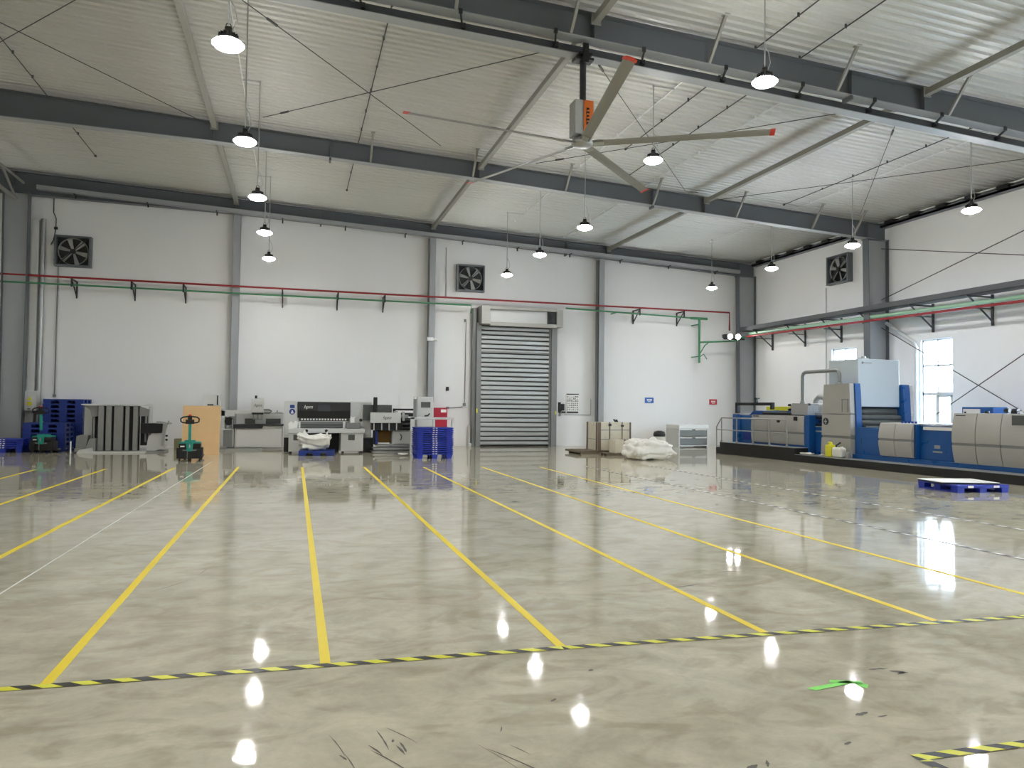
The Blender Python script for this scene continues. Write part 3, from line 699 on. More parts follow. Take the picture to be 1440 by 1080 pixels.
for x in (16.72, 17.08):
    fp = part(t, 'lamp_head', MB().lathe([(.06,-.1),(.11,.06),(.12,.08)], n=14).xf(Matrix.Translation((x,25.95,4.42)) @ Matrix.Rotation(RAD(100),4,'X')), 'dark')
    part(fp, 'lens', MB().lathe([(.0,.085),(.108,.08)], n=14, cap0=False, cap1=False).xf(Matrix.Translation((x,25.95,4.42)) @ Matrix.Rotation(RAD(100),4,'X')), 'flood')
part(t, 'mount', MB().box(16.55,17.5,26.02,26.1,4.3,4.36).box(16.5,16.62,25.9,26.1,4.36,4.5), 'dark')

# ------------------------------------------------------------------ right wall runway tray, pipes, rods
t = thing('cable_tray', 'dark overhead tray on triangular brackets along the right wall', 'cable tray', (17.6, 19, 4.5))
part(t, 'channel', MB().box(17.35,17.36,4,26.2,4.66,4.82).box(17.35,17.85,4,26.2,4.66,4.67).box(17.85,17.86,4,26.2,4.66,4.82), 'steel_d')
for y in (25.3, 23.33, 21.42, 19.6, 17.56, 15.6, 13.6):
    b = MB().box(17.36,18.31,y-.02,y+.02,4.62,4.66).box(18.25,18.31,y-.025,y+.025,3.86,4.72).bar((17.45,y,4.63),(18.27,y,3.98),.035,.035)
    b.box(17.55,18.27,y-.018,y+.018,4.3,4.33)
    part(t, 'bracket', b, 'steel_d')
solo('air_pipe', MB().cyl((17.62,25.9,4.56),(17.62,4,4.3),.06), 'mint', 'pale green pipe along the right wall below the dark tray', 'pipe')
solo('sprinkler_pipe', MB().cyl((17.5,25.9,4.44),(17.5,4,4.17),.038), 'red_p', 'red pipe along the right wall under the pale green pipe', 'pipe')
def wrod(a, b, lb):
    m_ = MB().cyl((17.98, *a), (17.98, *b), .013, n=6)
    solo('tie_rod', m_, 'rod', lb, 'tie rod', 'cross rods on the right wall')
wrod((19.26,5.05),(12.3,6.7),'dark rod rising to the right above the tray on the right wall')
wrod((19.26,6.7),(12.3,5.05),'dark rod near level from the tapered column above the tray')
wrod((19.26,4.15),(12.4,.35),'dark rod falling to the right across the right wall')
wrod((19.26,.2),(12.4,4.2),'dark rod rising to the right across the right wall')
solo('downpipe', MB().tube([(18.2,19.3,4.32),(18.24,18.25,3.62),(18.24,18.14,3.45),(18.24,18.14,0)], .055, 10), 'pvc', 'white downpipe left of the tall right window', 'pipe')
solo('wall_cable', MB().tube([(18.3,22.22,5.9),(18.3,22.22,1.5)], .014, 6), 'galv', 'thin conduit below the exhaust fan on the right wall', 'conduit')

# ------------------------------------------------------------------ pallets
def full_pallet_mb(w=1.1, d=1.0):
    b = MB()
    b.box(-w/2,w/2,-d/2,d/2,.112,.142)
    for x in (-w/2+.11,0,w/2-.11):
        b.box(x-.1,x+.1,-d/2+.01,d/2-.01,0,.026)
        for y in (-d/2+.08,0,d/2-.08): b.box(x-.11,x+.11,y-.075,y+.075,.026,.112)
    b.box(-w/2,w/2,-d/2,-d/2+.03,.092,.112).box(-w/2,w/2,d/2-.03,d/2,.092,.112)
    return b
def nest_pallet_mb(hf, w=1.02, d=.9):
    b = MB()
    b.box(-w/2,w/2,-d/2,d/2,hf+.012,hf+.05).box(-w/2-.012,w/2+.012,-d/2-.012,d/2+.012,hf+.032,hf+.05)
    for x in (-w/2+.09,0,w/2-.09):
        for y in (-d/2+.09,0,d/2-.09):
            b.prism([(x-.06,0),(x+.06,0),(x+.085,hf+.015),(x-.085,hf+.015)], 'y', y-.07, y+.07)
    for x in (-.055,.03): b.box(x-.02,x+.03,-d/2-.016,-d/2-.011,hf+.026,hf+.046,1)
    return b
def stack(mbs, loc, hs, labels, grp, mm, rz=0.):
    z = loc[2]; src = {}
    for i, (key, h, lb) in enumerate(zip(mbs, hs, labels)):
        if key not in src:
            mb = {'full': full_pallet_mb, 'nb': lambda: nest_pallet_mb(.11), 'n': lambda: nest_pallet_mb(.012)}[key]()
            o = solo('plastic_pallet', mb, [mm,'paper'], lb, 'pallet', grp, bevel=0, origin=(0,0,0)); src[key] = o
        else:
            o = src[key].copy(); COL.objects.link(o); o['label'] = lb
        o.location = (loc[0]+random.uniform(-.008,.008), loc[1]+random.uniform(-.008,.008), z); o.rotation_euler = (0,0,rz); z += h
def labs(n, where):
    out = []
    for i in range(n):
        if i == 0: p = 'bottom'
        elif i == n-1: p = 'topmost'
        elif i < n/2: p = ordinal(i) + ' from bottom'
        else: p = ordinal(n-1-i) + ' from top'
        p = p.replace('first from', 'next to')  if p.startswith('first') else p
        out.append('blue plastic pallet, %s of the %s' % (p, where))
    return out
random.seed(5)
stack(['nb']+['n']*12, (3.8,20.95,0), [.16]+[.0595]*12, labs(13, 'tall nested stack before the grey frame'), 'pallets of the nested blue stack', 'blue_pl')
stack(['nb']+['n']*4, (-8.02,24.9,0), [.16]+[.056]*4, labs(5, 'low nested stack at the left edge'), 'pallets of the low stack', 'blue_pl')
stack(['full']*6, (-7.08,25.3,0), [.1425]*6, labs(6, 'stack behind the left pallet truck'), 'pallets of the middle stack', 'blue_dk')
stack(['full']*11, (-6.88,26.35,0), [.1425]*11, labs(11, 'tallest stack against the wall'), 'pallets of the tall stack', 'blue_dk')  # same blue pallets, darker material stands for the shade on them
# pallet under the sack
t = thing('plastic_pallet', 'single blue pallet carrying the white sack before the cutter', 'pallet', (.66, 22.6, 0), RAD(-4))
pb = full_pallet_mb(1.0, .9); part(t, 'body', pb, ['blue_dk','paper'], world=False)
# pallet in the right foreground
t = thing('plastic_pallet', 'bright blue pallet lying alone in front of the press', 'pallet', (12.34, 11.2, 0), RAD(-5))
w, d = 1.12, 1.0
part(t, 'deck', MB().box(-w/2,w/2,-d/2,d/2,.112,.142).box(-w/2,w/2,-d/2,-d/2+.03,.085,.112), 'blue_pl', world=False, bevel=.006)
for x in (-w/2+.08,0,w/2-.08):
    part(t, 'runner', MB().box(x-.07,x+.07,-d/2+.01,d/2-.01,0,.026), 'blue_pl', world=False)
    for y in (-d/2+.09,0,d/2-.09): part(t, 'block', MB().box(x-.075,x+.075,y-.08,y+.08,.026,.112), 'blue_pl', world=False)
for x in (-.28,.28): part(t, 'sticker', MB().box(x-.06,x+.06,-d/2-.004,-d/2,.09,.13), 'paper', world=False, label='white sticker')
bd = MB(); mx = Matrix.Translation((12.27,11.2,.147)) @ Matrix.Rotation(RAD(-14),4,'Z')
for k in range(3): bd.add([mx @ Vector(p) for p in ((-.58,-.36,.012*k),(.5,-.42,.012*k),(.5,.4,.012*k),(-.6,.38,.012*k),(-.58,-.36,.012*k+.009),(.5,-.42,.012*k+.009),(.5,.4,.012*k+.009),(-.6,.38,.012*k+.009))], [(0,3,2,1),(4,5,6,7),(0,1,5,4),(1,2,6,5),(2,3,7,6),(3,0,4,7)], 1 if k < 2 else 0)
solo('board_stack', bd, ['paper','black'], 'thin pale boards with dark edges on the single blue pallet', 'boards')

# ------------------------------------------------------------------ sacks
def blob(c, sx, sy, sz, amp, seed, taper=0., sag=0., n=64, ears=()):
    b = MB(); vs = []; rows = n//2
    for j in range(rows+1):
        v = -pi/2 + pi*j/rows
        for i in range(n):
            u = 2*pi*i/n
            e = .45
            f = lambda t, q: math.copysign(abs(t)**q, t)
            x = f(cos(v), .5)*f(cos(u), e); y = f(cos(v), .5)*f(sin(u), e); z = f(sin(v), .45)
            k = 1 + taper*z
            p = Vector((x*sx*k, y*sy*k, z*sz))
            q = p*2.6 + Vector((seed*7.1, seed*3.3, 1.7))
            dsp = amp*(MN.turbulence(q, 4, False) - .55) + amp*.5*MN.noise(q*3.2)
            fold = amp*.55*math.sin(9*p.z/sz*.9 + 5*MN.noise(q*.9) + 2*u)
            nrm = Vector((x, y, z)).normalized()
            p += nrm*(dsp + fold*.6)
            if sag: p.z -= sag*(1-x*x)*max(0, z)
            for ex, ey, ew, eh in ears:
                r2 = ((p.x-ex)**2 + (p.y-ey)**2)/(ew*ew)
                if z > .3: p.z += eh*math.exp(-r2*2.5)
            p.z = max(p.z, -sz)
            vs.append(p + Vector(c))
    fs = [(j*n+i, j*n+(i+1) % n, (j+1)*n+(i+1) % n, (j+1)*n+i) for j in range(rows) for i in range(n)]
    b.add(vs, fs, 0, True); return b
solo('white_sack', blob((.58,22.58,.405), .5, .36, .262, .1, 2, .13, .06, ears=((-.27,-.12,.08,.17),(.36,-.12,.07,.2))), 'sack', 'crumpled white sack with tied ears on the single small pallet', 'sack')
solo('white_sack', blob((10.0,19.75,.285), .7, .6, .285, .1, 5, -.06, .0, n=96, ears=((.3,.25,.25,.12),)), 'sack', 'large wrinkled white sack lying on the floor right of the crates', 'sack')
t = thing('waste_bin', 'white bin with a black lid behind the large white sack', 'bin', (10.9, 20.75, 0))
part(t, 'body', MB().lathe([(.15,0),(.17,.62)], (10.9,20.75,0), 20), 'milk')
part(t, 'lid', MB().lathe([(.18,.62),(.19,.68),(.16,.77),(.05,.8)], (10.9,20.75,0), 20), 'black')

# ------------------------------------------------------------------ crates by the door
t = thing('wooden_pallet', 'dark wooden pallet under the tall wrapped crate', 'pallet', (9.75, 22.45, 0))
b = MB()
for i in range(7): b.box(8.75+i*.265, 8.75+i*.265+.2, 21.88, 23.0, .1, .12)
for y in (21.93, 22.44, 22.95): b.box(8.75, 10.6, y-.04, y+.04, 0, .1)
part(t, 'deck', b, 'wood'); part(t, 'lip', MB().box(8.62, 8.76, 21.9, 22.98, .06, .12), 'wood')
t = thing('wrapped_crate', 'tall film wrapped cream crate with brown straps', 'crate', (9.94, 22.45, .12))
part(t, 'body', MB().box(9.36,10.52,22.0,22.92,.12,1.02), 'wrap', bevel=.012)
for x, w in ((9.37,.1),(9.76,.035),(10.2,.03),(10.48,.05)): part(t, 'strap', MB().box(x, x+w, 21.985, 22.0, .12, 1.025), 'strap')
for y in (22.0, 22.8): part(t, 'strap', MB().box(9.345,9.36,y,y+.12,.12,1.02), 'strap')
part(t, 'horizontal_straps', MB().box(9.47,10.52,21.99,22.0,.76,.785).box(9.47,10.52,21.99,22.0,.46,.485).box(9.35,9.36,22,22.92,.46,.48), 'slat')
part(t, 'strap_buckles', MB().box(9.73,9.83,21.975,21.99,.9,.98).box(10.17,10.27,21.975,21.99,.88,.94), 'dark')
solo('cable_bundle', MB().tube([(10.08,22.3,1.04),(10.15,22.28,1.09),(10.2,22.32,1.05),(10.12,22.36,1.07),(10.06,22.3,1.1)], .03, 8), 'black', 'small black bundle on top of the tall wrapped crate', 'bundle')
t = thing('wooden_pallet', 'low wooden pallet under the two small wrapped boxes', 'pallet', (9.85, 21.35, 0))
b = MB()
for i in range(5): b.box(9.3+i*.22, 9.3+i*.22+.17, 21.08, 21.66, .06, .08)
for y in (21.11, 21.38, 21.63): b.box(9.3, 10.35, y-.04, y+.04, 0, .06)
part(t, 'deck', b, 'wood')
t = thing('wrapped_box', 'small cream wrapped box left of its twin before the crate', 'box', (9.75, 21.36, .08), 0, 'small wrapped boxes')
part(t, 'body', MB().box(9.58,9.93,21.15,21.6,.08,.5), 'wrap', bevel=.012)
part(t, 'tape_band', MB().box(9.9,9.935,21.14,21.61,.08,.505), 'strap')
t = thing('wrapped_box', 'small cream wrapped box between its twin and the large sack', 'box', (10.17, 21.36, .08), 0, 'small wrapped boxes')
part(t, 'body', MB().box(10.0,10.32,21.18,21.6,.08,.48), 'wrap', bevel=.012)
part(t, 'tape_band', MB().box(9.985,10.335,21.165,21.2,.38,.45), 'strap')
# white cabinet
t = thing('drawer_cabinet', 'white low cabinet with two grey drawers left of the guard rail', 'cabinet', (14.85, 25.9, 0))
x0, x1, y0, y1 = 14.17, 15.45, 25.4, 26.4
part(t, 'body', MB().box(x0,x0+.05,y0,y1,0,.72).box(x1-.05,x1,y0,y1,0,.72).box(x0+.05,x1-.05,y1-.03,y1,.09,.72).box(x0+.05,x1-.05,y0,y1,.05,.09), 'grey_l')
part(t, 'top', MB().box(x0,x1,y0-.02,y1,.72,.86), 'white_m', bevel=.01)
for zz in (.42,.11):
    dr = part(t, 'drawer', MB().box(x0+.06,x1-.06,y0+.04,y1-.1,zz,zz+.26), 'grey_d', bevel=.006)
    part(dr, 'drawer_rim', MB().box(x0+.05,x1-.05,y0,y0+.04,zz+.24,zz+.29), 'white_m')
    part(dr, 'handle', MB().box(14.75,14.88,y0-.02,y0,zz+.24,zz+.27), 'dark')
for x in (x0+.04, x1-.08): part(t, 'foot', MB().box(x,x+.05,y0+.02,y0+.07,0,.06), 'dark')
# ------------------------------------------------------------------ machines along the end wall
t = thing('pile_turner', 'grey slatted machine with five upright planks and dark gaps', 'machine', (-5.0, 24.7, 0))
part(t, 'back_plate', MB().box(-5.55,-4.44,24.36,24.42,.03,1.38), 'black')
for a, b in ((-5.53,-5.385),(-5.325,-5.18),(-5.11,-4.88),(-4.81,-4.71),(-4.6,-4.475)):
    part(t, 'slat', MB().box(a,b,24.22,24.34,.06,1.39), 'slat', bevel=.01)
part(t, 'top_plate', MB().prism([(-5.98,1.43),(-5.98,1.40),(-5.75,1.38),(-5.45,1.39),(-4.24,1.39),(-4.24,1.43)], 'y', 24.2, 25.1), 'grey_l')
part(t, 'upper_bracket', MB().prism([(-5.95,1.38),(-5.56,1.38),(-5.56,1.06),(-5.72,1.06),(-5.76,1.26)], 'y', 24.3, 24.5), 'slat')
part(t, 'upper_bracket', MB().prism([(-4.44,1.36),(-4.2,1.28),(-4.22,1.08),(-4.44,1.08)], 'y', 24.3, 24.5), 'slat')
part(t, 'side_cover', MB().prism([(-6.02,.3),(-5.7,.3),(-5.7,1.36),(-6.02,1.38)], 'y', 24.75, 24.95), 'grey_l')
part(t, 'guide_rod', MB().cyl((-5.68,24.45,.3),(-5.68,24.45,1.1),.03).cyl((-4.3,24.5,.3),(-4.3,24.5,1.1),.03), 'galv')
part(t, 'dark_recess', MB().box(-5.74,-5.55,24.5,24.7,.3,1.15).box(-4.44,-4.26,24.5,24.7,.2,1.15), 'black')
part(t, 'rear_post', MB().box(-4.25,-4.2,24.6,25.0,0,1.38), 'grey_l')
part(t, 'base_tray', MB().box(-5.62,-4.22,23.95,25.0,0,.05).prism([(-6.02,0),(-5.62,0),(-5.62,.16),(-5.95,.1)],'y',24.0,24.5), 'grey_l')
part(t, 'foot_block', MB().prism([(-5.86,.05),(-5.57,.05),(-5.57,.42),(-5.72,.42),(-5.8,.2)], 'y', 24.15, 24.4), 'slat', bevel=.01)
part(t, 'foot_block', MB().prism([(-6.12,.12),(-5.85,.12),(-5.8,.5),(-6.0,.52),(-6.1,.48)], 'y', 24.3, 24.6).box(-6.1,-5.9,24.1,24.5,.03,.14), 'slat', bevel=.01)
part(t, 'white_edge_post', MB().box(-6.2,-6.17,24.05,24.1,0,.34), 'white_m')

t = thing('paper_jogger', 'small grey machine with a black tray left of the plywood sheet', 'machine', (-4.0, 24.5, 0))
part(t, 'base', MB().prism([(-4.24,.02),(-4.06,.02),(-3.76,.14),(-3.76,.62),(-4.1,.55),(-4.2,.45)], 'y', 24.3, 24.9), 'grey_l', bevel=.012)
part(t, 'foot_plate', MB().box(-4.24,-3.72,24.2,24.95,0,.05), 'grey_d')
part(t, 'tray', MB().prism([(-4.4,.56),(-3.82,.58),(-3.76,.86),(-4.4,.87)], 'y', 24.25, 25.0), 'black', bevel=.01)
part(t, 'side_arm', MB().prism([(-3.82,.2),(-3.74,.2),(-3.68,.86),(-3.78,.86)], 'y', 24.2, 24.26), 'galv')
part(t, 'paper_shelf', MB().prism([(-3.98,.93),(-3.62,.87),(-3.62,.84),(-3.98,.86)], 'y', 24.3, 24.8).box(-3.66,-3.63,24.3,24.34,.86,.95), 'galv')
part(t, 'knob', MB().cyl((-3.7,24.2,.5),(-3.64,24.2,.5),.03).cyl((-3.7,24.2,.38),(-3.64,24.2,.38),.03), 'black')

solo('plywood_sheet', MB().box(-.505,.505,-.009,.009,0,1.42).xf(Matrix.Translation((-2.565,22.8,0)) @ Matrix.Rotation(RAD(-2),4,'Z') @ Matrix.Rotation(RAD(-6),4,'X')), 'ply', 'upright plywood sheet standing behind the teal pallet truck', 'board')
solo('cardboard_box', MB().box(-3.65,-3.3,25.5,25.8,0,.35), 'khaki', 'small khaki box on the floor left of the plywood sheet', 'box', bevel=.008)

t = thing('paper_lifter', 'white and grey machine with overhead arm right of the plywood sheet', 'machine', (-1.2, 25.6, 0))
part(t, 'control_box', MB().box(-2.8,-2.31,25.4,25.7,1.2,1.77).box(-2.6,-2.5,25.5,25.6,0,1.2), 'grey_l', bevel=.012)
part(t, 'control_strip', MB().box(-2.4,-2.36,25.39,25.4,1.44,1.74).box(-2.68,-2.5,25.39,25.4,1.42,1.46), 'black')
part(t, 'left_frame', MB().box(-2.26,-1.86,25.3,25.8,.1,.68).box(-2.26,-2.14,25.35,25.8,.68,1.27).box(-2.26,-1.86,25.35,25.8,1.08,1.27), 'grey_l', bevel=.01)
part(t, 'frame_panel', MB().box(-2.18,-1.9,25.28,25.3,.12,.64), 'grey_d')
part(t, 'roller', MB().cyl((-2.02,25.3,.92),(-2.02,25.8,.92),.13,n=20), 'black')
part(t, 'roller_guard', MB().cyl((-1.9,25.25,.68),(-1.9,25.25,.98),.035), 'chrome')
part(t, 'table_body', MB().box(-1.84,-.36,25.3,26.1,.06,.78), 'grey_l', bevel=.015)
part(t, 'front_panel', MB().box(-1.78,-.39,25.275,25.3,.08,.66), 'white_m', bevel=.015)
part(t, 'table_top', MB().box(-1.88,-.34,25.25,26.1,.78,.82).prism([(-1.86,.7),(-1.0,.7),(-.96,.78),(-1.86,.78)],'y',25.22,25.28), 'dark')
bpn = part(t, 'back_panel', MB().box(-1.84,-.38,25.95,26.0,.82,1.16), 'white_m')
part(bpn, 'dark_pane', MB().box(-1.58,-1.25,25.93,25.95,.83,1.0).box(-.92,-.44,25.93,25.95,.83,1.0), 'glassgrey')
part(t, 'overhead_arm', MB().box(-1.9,-.76,25.6,25.75,1.15,1.28), 'grey_l', bevel=.01)
part(t, 'arm_tray', MB().box(-.76,-.34,25.5,25.8,1.17,1.2).cyl((-.55,25.6,1.2),(-.55,25.6,1.28),.02).box(-.62,-.4,25.55,25.75,1.2,1.22), 'galv')
part(t, 'hose', MB().tube([(-.97,25.55,1.3),(-.8,25.52,1.3),(-.72,25.52,1.25),(-.78,25.52,1.2),(-.95,25.55,1.2)], .025, 8), 'grey_d')
lh = part(t, 'lift_head', MB().box(-1.34,-.97,25.4,25.75,1.2,1.66), 'grey_l', bevel=.015)
part(lh, 'lettering', text_mb('hpm', .13, facing_y(-1.155,25.398,1.44), shear=.35), 'dark')
part(lh, 'beacon', MB().cyl((-1.22,25.55,1.66),(-1.22,25.55,1.76),.035), 'black')
part(lh, 'head_base', MB().box(-1.33,-.98,25.42,25.74,1.14,1.2), 'dark')
part(t, 'gripper', MB().box(-1.3,-1.27,25.5,25.53,.98,1.16).box(-1.04,-1.01,25.5,25.53,.98,1.16).box(-1.18,-1.13,25.5,25.53,.98,1.16).box(-1.3,-1.01,25.5,25.53,.97,1.0), 'galv')
part(t, 'base_plate', MB().box(-2.1,-1.0,25.0,25.3,0,.06).box(-2.35,-2.1,24.8,25.2,0,.04), 'galv')

t = thing('paper_cutter', 'wide grey paper cutter with a black front panel behind the white sack', 'machine', (1.0, 24.3, 0))
Yc = 23.8
part(t, 'left_upright', MB().box(-.3,.09,Yc,25.0,.5,1.57).box(-.3,-.1,Yc,25.0,0,.5), 'grey_l', bevel=.012)
part(t, 'right_upright', MB().box(1.67,2.36,Yc,25.0,.45,1.57).box(2.05,2.36,Yc+.02,25.0,.0,.45), 'grey_l', bevel=.012)
part(t, 'dark_base', MB().box(2.1,2.42,Yc-.02,24.6,0,.44).box(-.3,-.12,Yc-.02,24.5,.02,.46), 'black')
part(t, 'top_cap', MB().box(-.3,2.36,Yc-.02,25.0,1.57,1.6), 'white_m')
fp = part(t, 'front_panel', MB().prism([(Yc-.03,1.07),(Yc-.06,1.3),(Yc-.02,1.57),(Yc+.2,1.57),(Yc+.2,1.07)], 'x', .09, 1.69), 'black')
part(fp, 'display', MB().box(.69,1.07,Yc-.066,Yc-.05,1.28,1.48), 'screen')
part(fp, 'lettering', text_mb('hpm', .15, facing_y(.4,Yc-.06,1.41), shear=.35), 'paper')
sg = MB().box(-.14,.0,Yc-.006,Yc,1.37,1.47); sg.cyl((-.07,Yc-.006,1.26),(-.07,Yc,1.26),.09,n=24)
part(t, 'blue_safety_sign', sg, 'blue_dk')
part(t, 'sign_mark', MB().box(-.11,-.03,Yc-.009,Yc-.006,1.205,1.24).cyl((-.07,Yc-.009,1.275),(-.07,Yc-.006,1.275),.025), 'paper')
lb = MB()
for k in range(16): lb.box(.2+k*.088,.25+k*.088,Yc-.02,Yc-.0,1.0,1.05)
part(t, 'light_dots', lb, 'paper')
part(t, 'light_curtain_bar', MB().box(.12,1.66,Yc,Yc+.05,.97,1.09), 'glassgrey')
part(t, 'clamp_beam', MB().box(.1,1.66,Yc+.02,Yc+.1,.76,.96).box(.1,1.66,Yc-.05,Yc+.02,.88,.895).box(.1,1.66,Yc-.1,Yc+.02,.8,.815), 'grey_d')
part(t, 'table', MB().box(-.18,2.1,23.2,Yc+.4,.62,.75), 'grey_l', bevel=.015)
part(t, 'table_post', MB().box(.12,.18,Yc-.16,Yc-.1,.75,.95), 'white_m'); part(t, 'table_post', MB().box(1.46,1.53,Yc-.2,Yc-.12,.75,.96), 'white_m')
for a, b in ((-.16,.36),(1.38,2.06)):
    c = part(t, 'side_cabinet', MB().box(a,b,23.26,24.2,.06,.62), 'grey_l', bevel=.012)
    xc = (a+b)/2-.02
    part(c, 'vent_window', MB().box(xc-.1,xc+.1,23.25,23.26,.4,.57).box(xc-.1,xc+.1,23.245,23.25,.48,.49), 'glassgrey')
    part(c, 'foot', MB().box(a+.03,a+.1,23.3,23.4,0,.06).box(b-.1,b-.03,23.3,23.4,0,.06), 'dark')
part(t, 'push_button', MB().cyl((.36,23.19,.69),(.36,23.2,.69),.045,n=14), 'black'); part(t, 'push_button', MB().cyl((.94,23.19,.69),(.94,23.2,.69),.045,n=14), 'black')
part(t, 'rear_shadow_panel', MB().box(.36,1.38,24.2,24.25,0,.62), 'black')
part(t, 'keypad', MB().box(1.55,1.98,Yc-.3,Yc-.05,.75,.93), 'grey_d', bevel=.02)
part(t, 'logo_badge', MB().cyl((2.02,Yc-.008,1.01),(2.02,Yc,1.01),.05,n=14), 'dark')
solo('paper_offcut', MB().prism([(-.25,0),(-.02,.02),(.02,.2),(-.08,.24),(-.12,.16),(-.2,.22),(-.28,.14)],'y',0,.03).xf(Matrix.Translation((.1,23.4,.752))), 'paper', 'white paper offcut on the left of the cutter table', 'paper')
solo('paper_offcut', MB().prism([(-.06,0),(.06,0),(.05,.13),(.09,.2),(.0,.16),(-.07,.21)],'y',0,.03).xf(Matrix.Translation((1.75,23.6,.932))), 'paper', 'white paper offcut beside the keypad of the cutter', 'paper')

t = thing('stack_unloader', 'grey unloading machine with black rollers right of the paper cutter', 'machine', (2.95, 23.6, 0))
ap = part(t, 'apron_panel', MB().box(2.26,3.2,23.15,23.3,.94,1.26), 'grey_l', bevel=.012)
part(ap, 'lettering', text_mb('hpm', .15, facing_y(2.76,23.148,1.1), shear=.35), 'black')
part(t, 'rear_panel', MB().box(2.08,2.98,23.7,23.76,1.0,1.5), 'glassgrey')
part(t, 'mast', MB().box(2.38,2.5,23.5,23.62,.26,1.74), 'black', bevel=.01)
lg = MB()
for x in (2.36,2.6,2.83,3.06): lg.box(x,x+.03,23.2,23.25,.71,.95)
part(t, 'guide_posts', lg, 'grey_l')
part(t, 'dark_bed', MB().box(2.44,3.6,23.5,24.2,.7,1.0).box(2.3,3.25,23.26,23.5,.72,.93), 'black')
part(t, 'top_rail', MB().box(2.98,3.62,23.4,23.5,1.33,1.39).box(2.98,3.06,23.4,23.5,1.26,1.33), 'black')
rl = MB()
for z, m_ in ((1.2,.06),(1.05,.05),(.9,.05),(.78,.045)): rl.cyl((3.22,23.35,z),(3.6,23.35,z),m_,n=12)
part(t, 'roller_bank', rl, 'dark')
part(t, 'roller_clamp', MB().box(3.2,3.45,23.28,23.36,1.1,1.2).box(3.25,3.33,23.25,23.3,1.0,1.3).box(3.0,3.12,23.3,23.4,1.27,1.31), 'galv')
part(t, 'lower_box', MB().box(2.98,3.55,23.4,24.0,.27,.68).box(2.96,3.0,23.38,24.0,.22,.7), 'grey_l', bevel=.01)
part(t, 'blue_side', MB().box(2.44,2.52,23.4,24.0,.28,.7), 'blue_dk')
part(t, 'handle', MB().tube([(3.22,23.38,.58),(3.26,23.36,.52),(3.24,23.36,.42),(3.22,23.38,.4)], .015, 6), 'dark')
part(t, 'inner_carton', MB().box(2.52,2.94,23.7,24.1,.3,.68), 'brown')
for z0, xo in ((.0,0),(.1,.06),(.19,.14)):
    part(t, 'skid_plate', MB().prism([(2.3+xo,z0+.05),(2.36+xo,z0+.01),(3.55,z0),(3.55,z0+.07),(2.42+xo,z0+.075)], 'y', 23.0+z0*1.2, 23.74), 'galv')
t = thing('control_cabinet', 'grey control cabinet with a small screen behind the blue pallet stack', 'cabinet', (3.95, 23.4, 0))
part(t, 'body', MB().box(3.7,4.22,23.2,23.7,.05,1.77).box(4.22,4.26,23.3,23.7,.05,1.6), 'grey_l', bevel=.015)
part(t, 'screen', MB().box(3.83,4.13,23.185,23.2,1.43,1.61), 'glassgrey')
part(t, 'lever', MB().tube([(3.95,23.18,1.17),(4.05,23.16,1.18),(4.1,23.14,1.25)], .02, 8), 'black')
part(t, 'door_line', MB().box(3.72,4.2,23.19,23.2,1.1,1.12), 'grey_d')
part(t, 'plinth', MB().box(3.72,4.2,23.22,23.68,0,.05), 'dark')
t = thing('signal_pole', 'slim grey pole with a white cap left of the control cabinet', 'pole', (3.62, 23.1, 0))
part(t, 'pole', MB().box(3.58,3.66,23.05,23.13,0,1.7), 'grey_d'); part(t, 'cap', MB().cyl((3.62,23.09,1.7),(3.62,23.09,1.78),.045), 'white_m')
t = thing('guard_gate', 'light grey frame gate standing around the blue pallet stack', 'gate', (4.05, 22.4, 0))
part(t, 'post', MB().box(3.38,3.5,22.3,22.42,0,1.14), 'grey_l', bevel=.008); part(t, 'post', MB().box(4.64,4.72,22.3,22.38,0,1.12), 'grey_l', bevel=.008)
part(t, 'top_rail', MB().box(3.38,4.72,22.3,22.38,1.07,1.14), 'grey_l', bevel=.008)
part(t, 'middle_post', MB().box(4.06,4.13,22.32,22.38,.05,1.07), 'grey_l')
part(t, 'side_rail', MB().box(3.52,3.6,22.42,23.0,0,.9), 'grey_d')
solo('plastic_film', blob((3.12,21.9,.045), .16, .12, .045, .05, 8, n=32), 'sack', 'scrap of pale plastic film on the floor left of the nested stack', 'film')

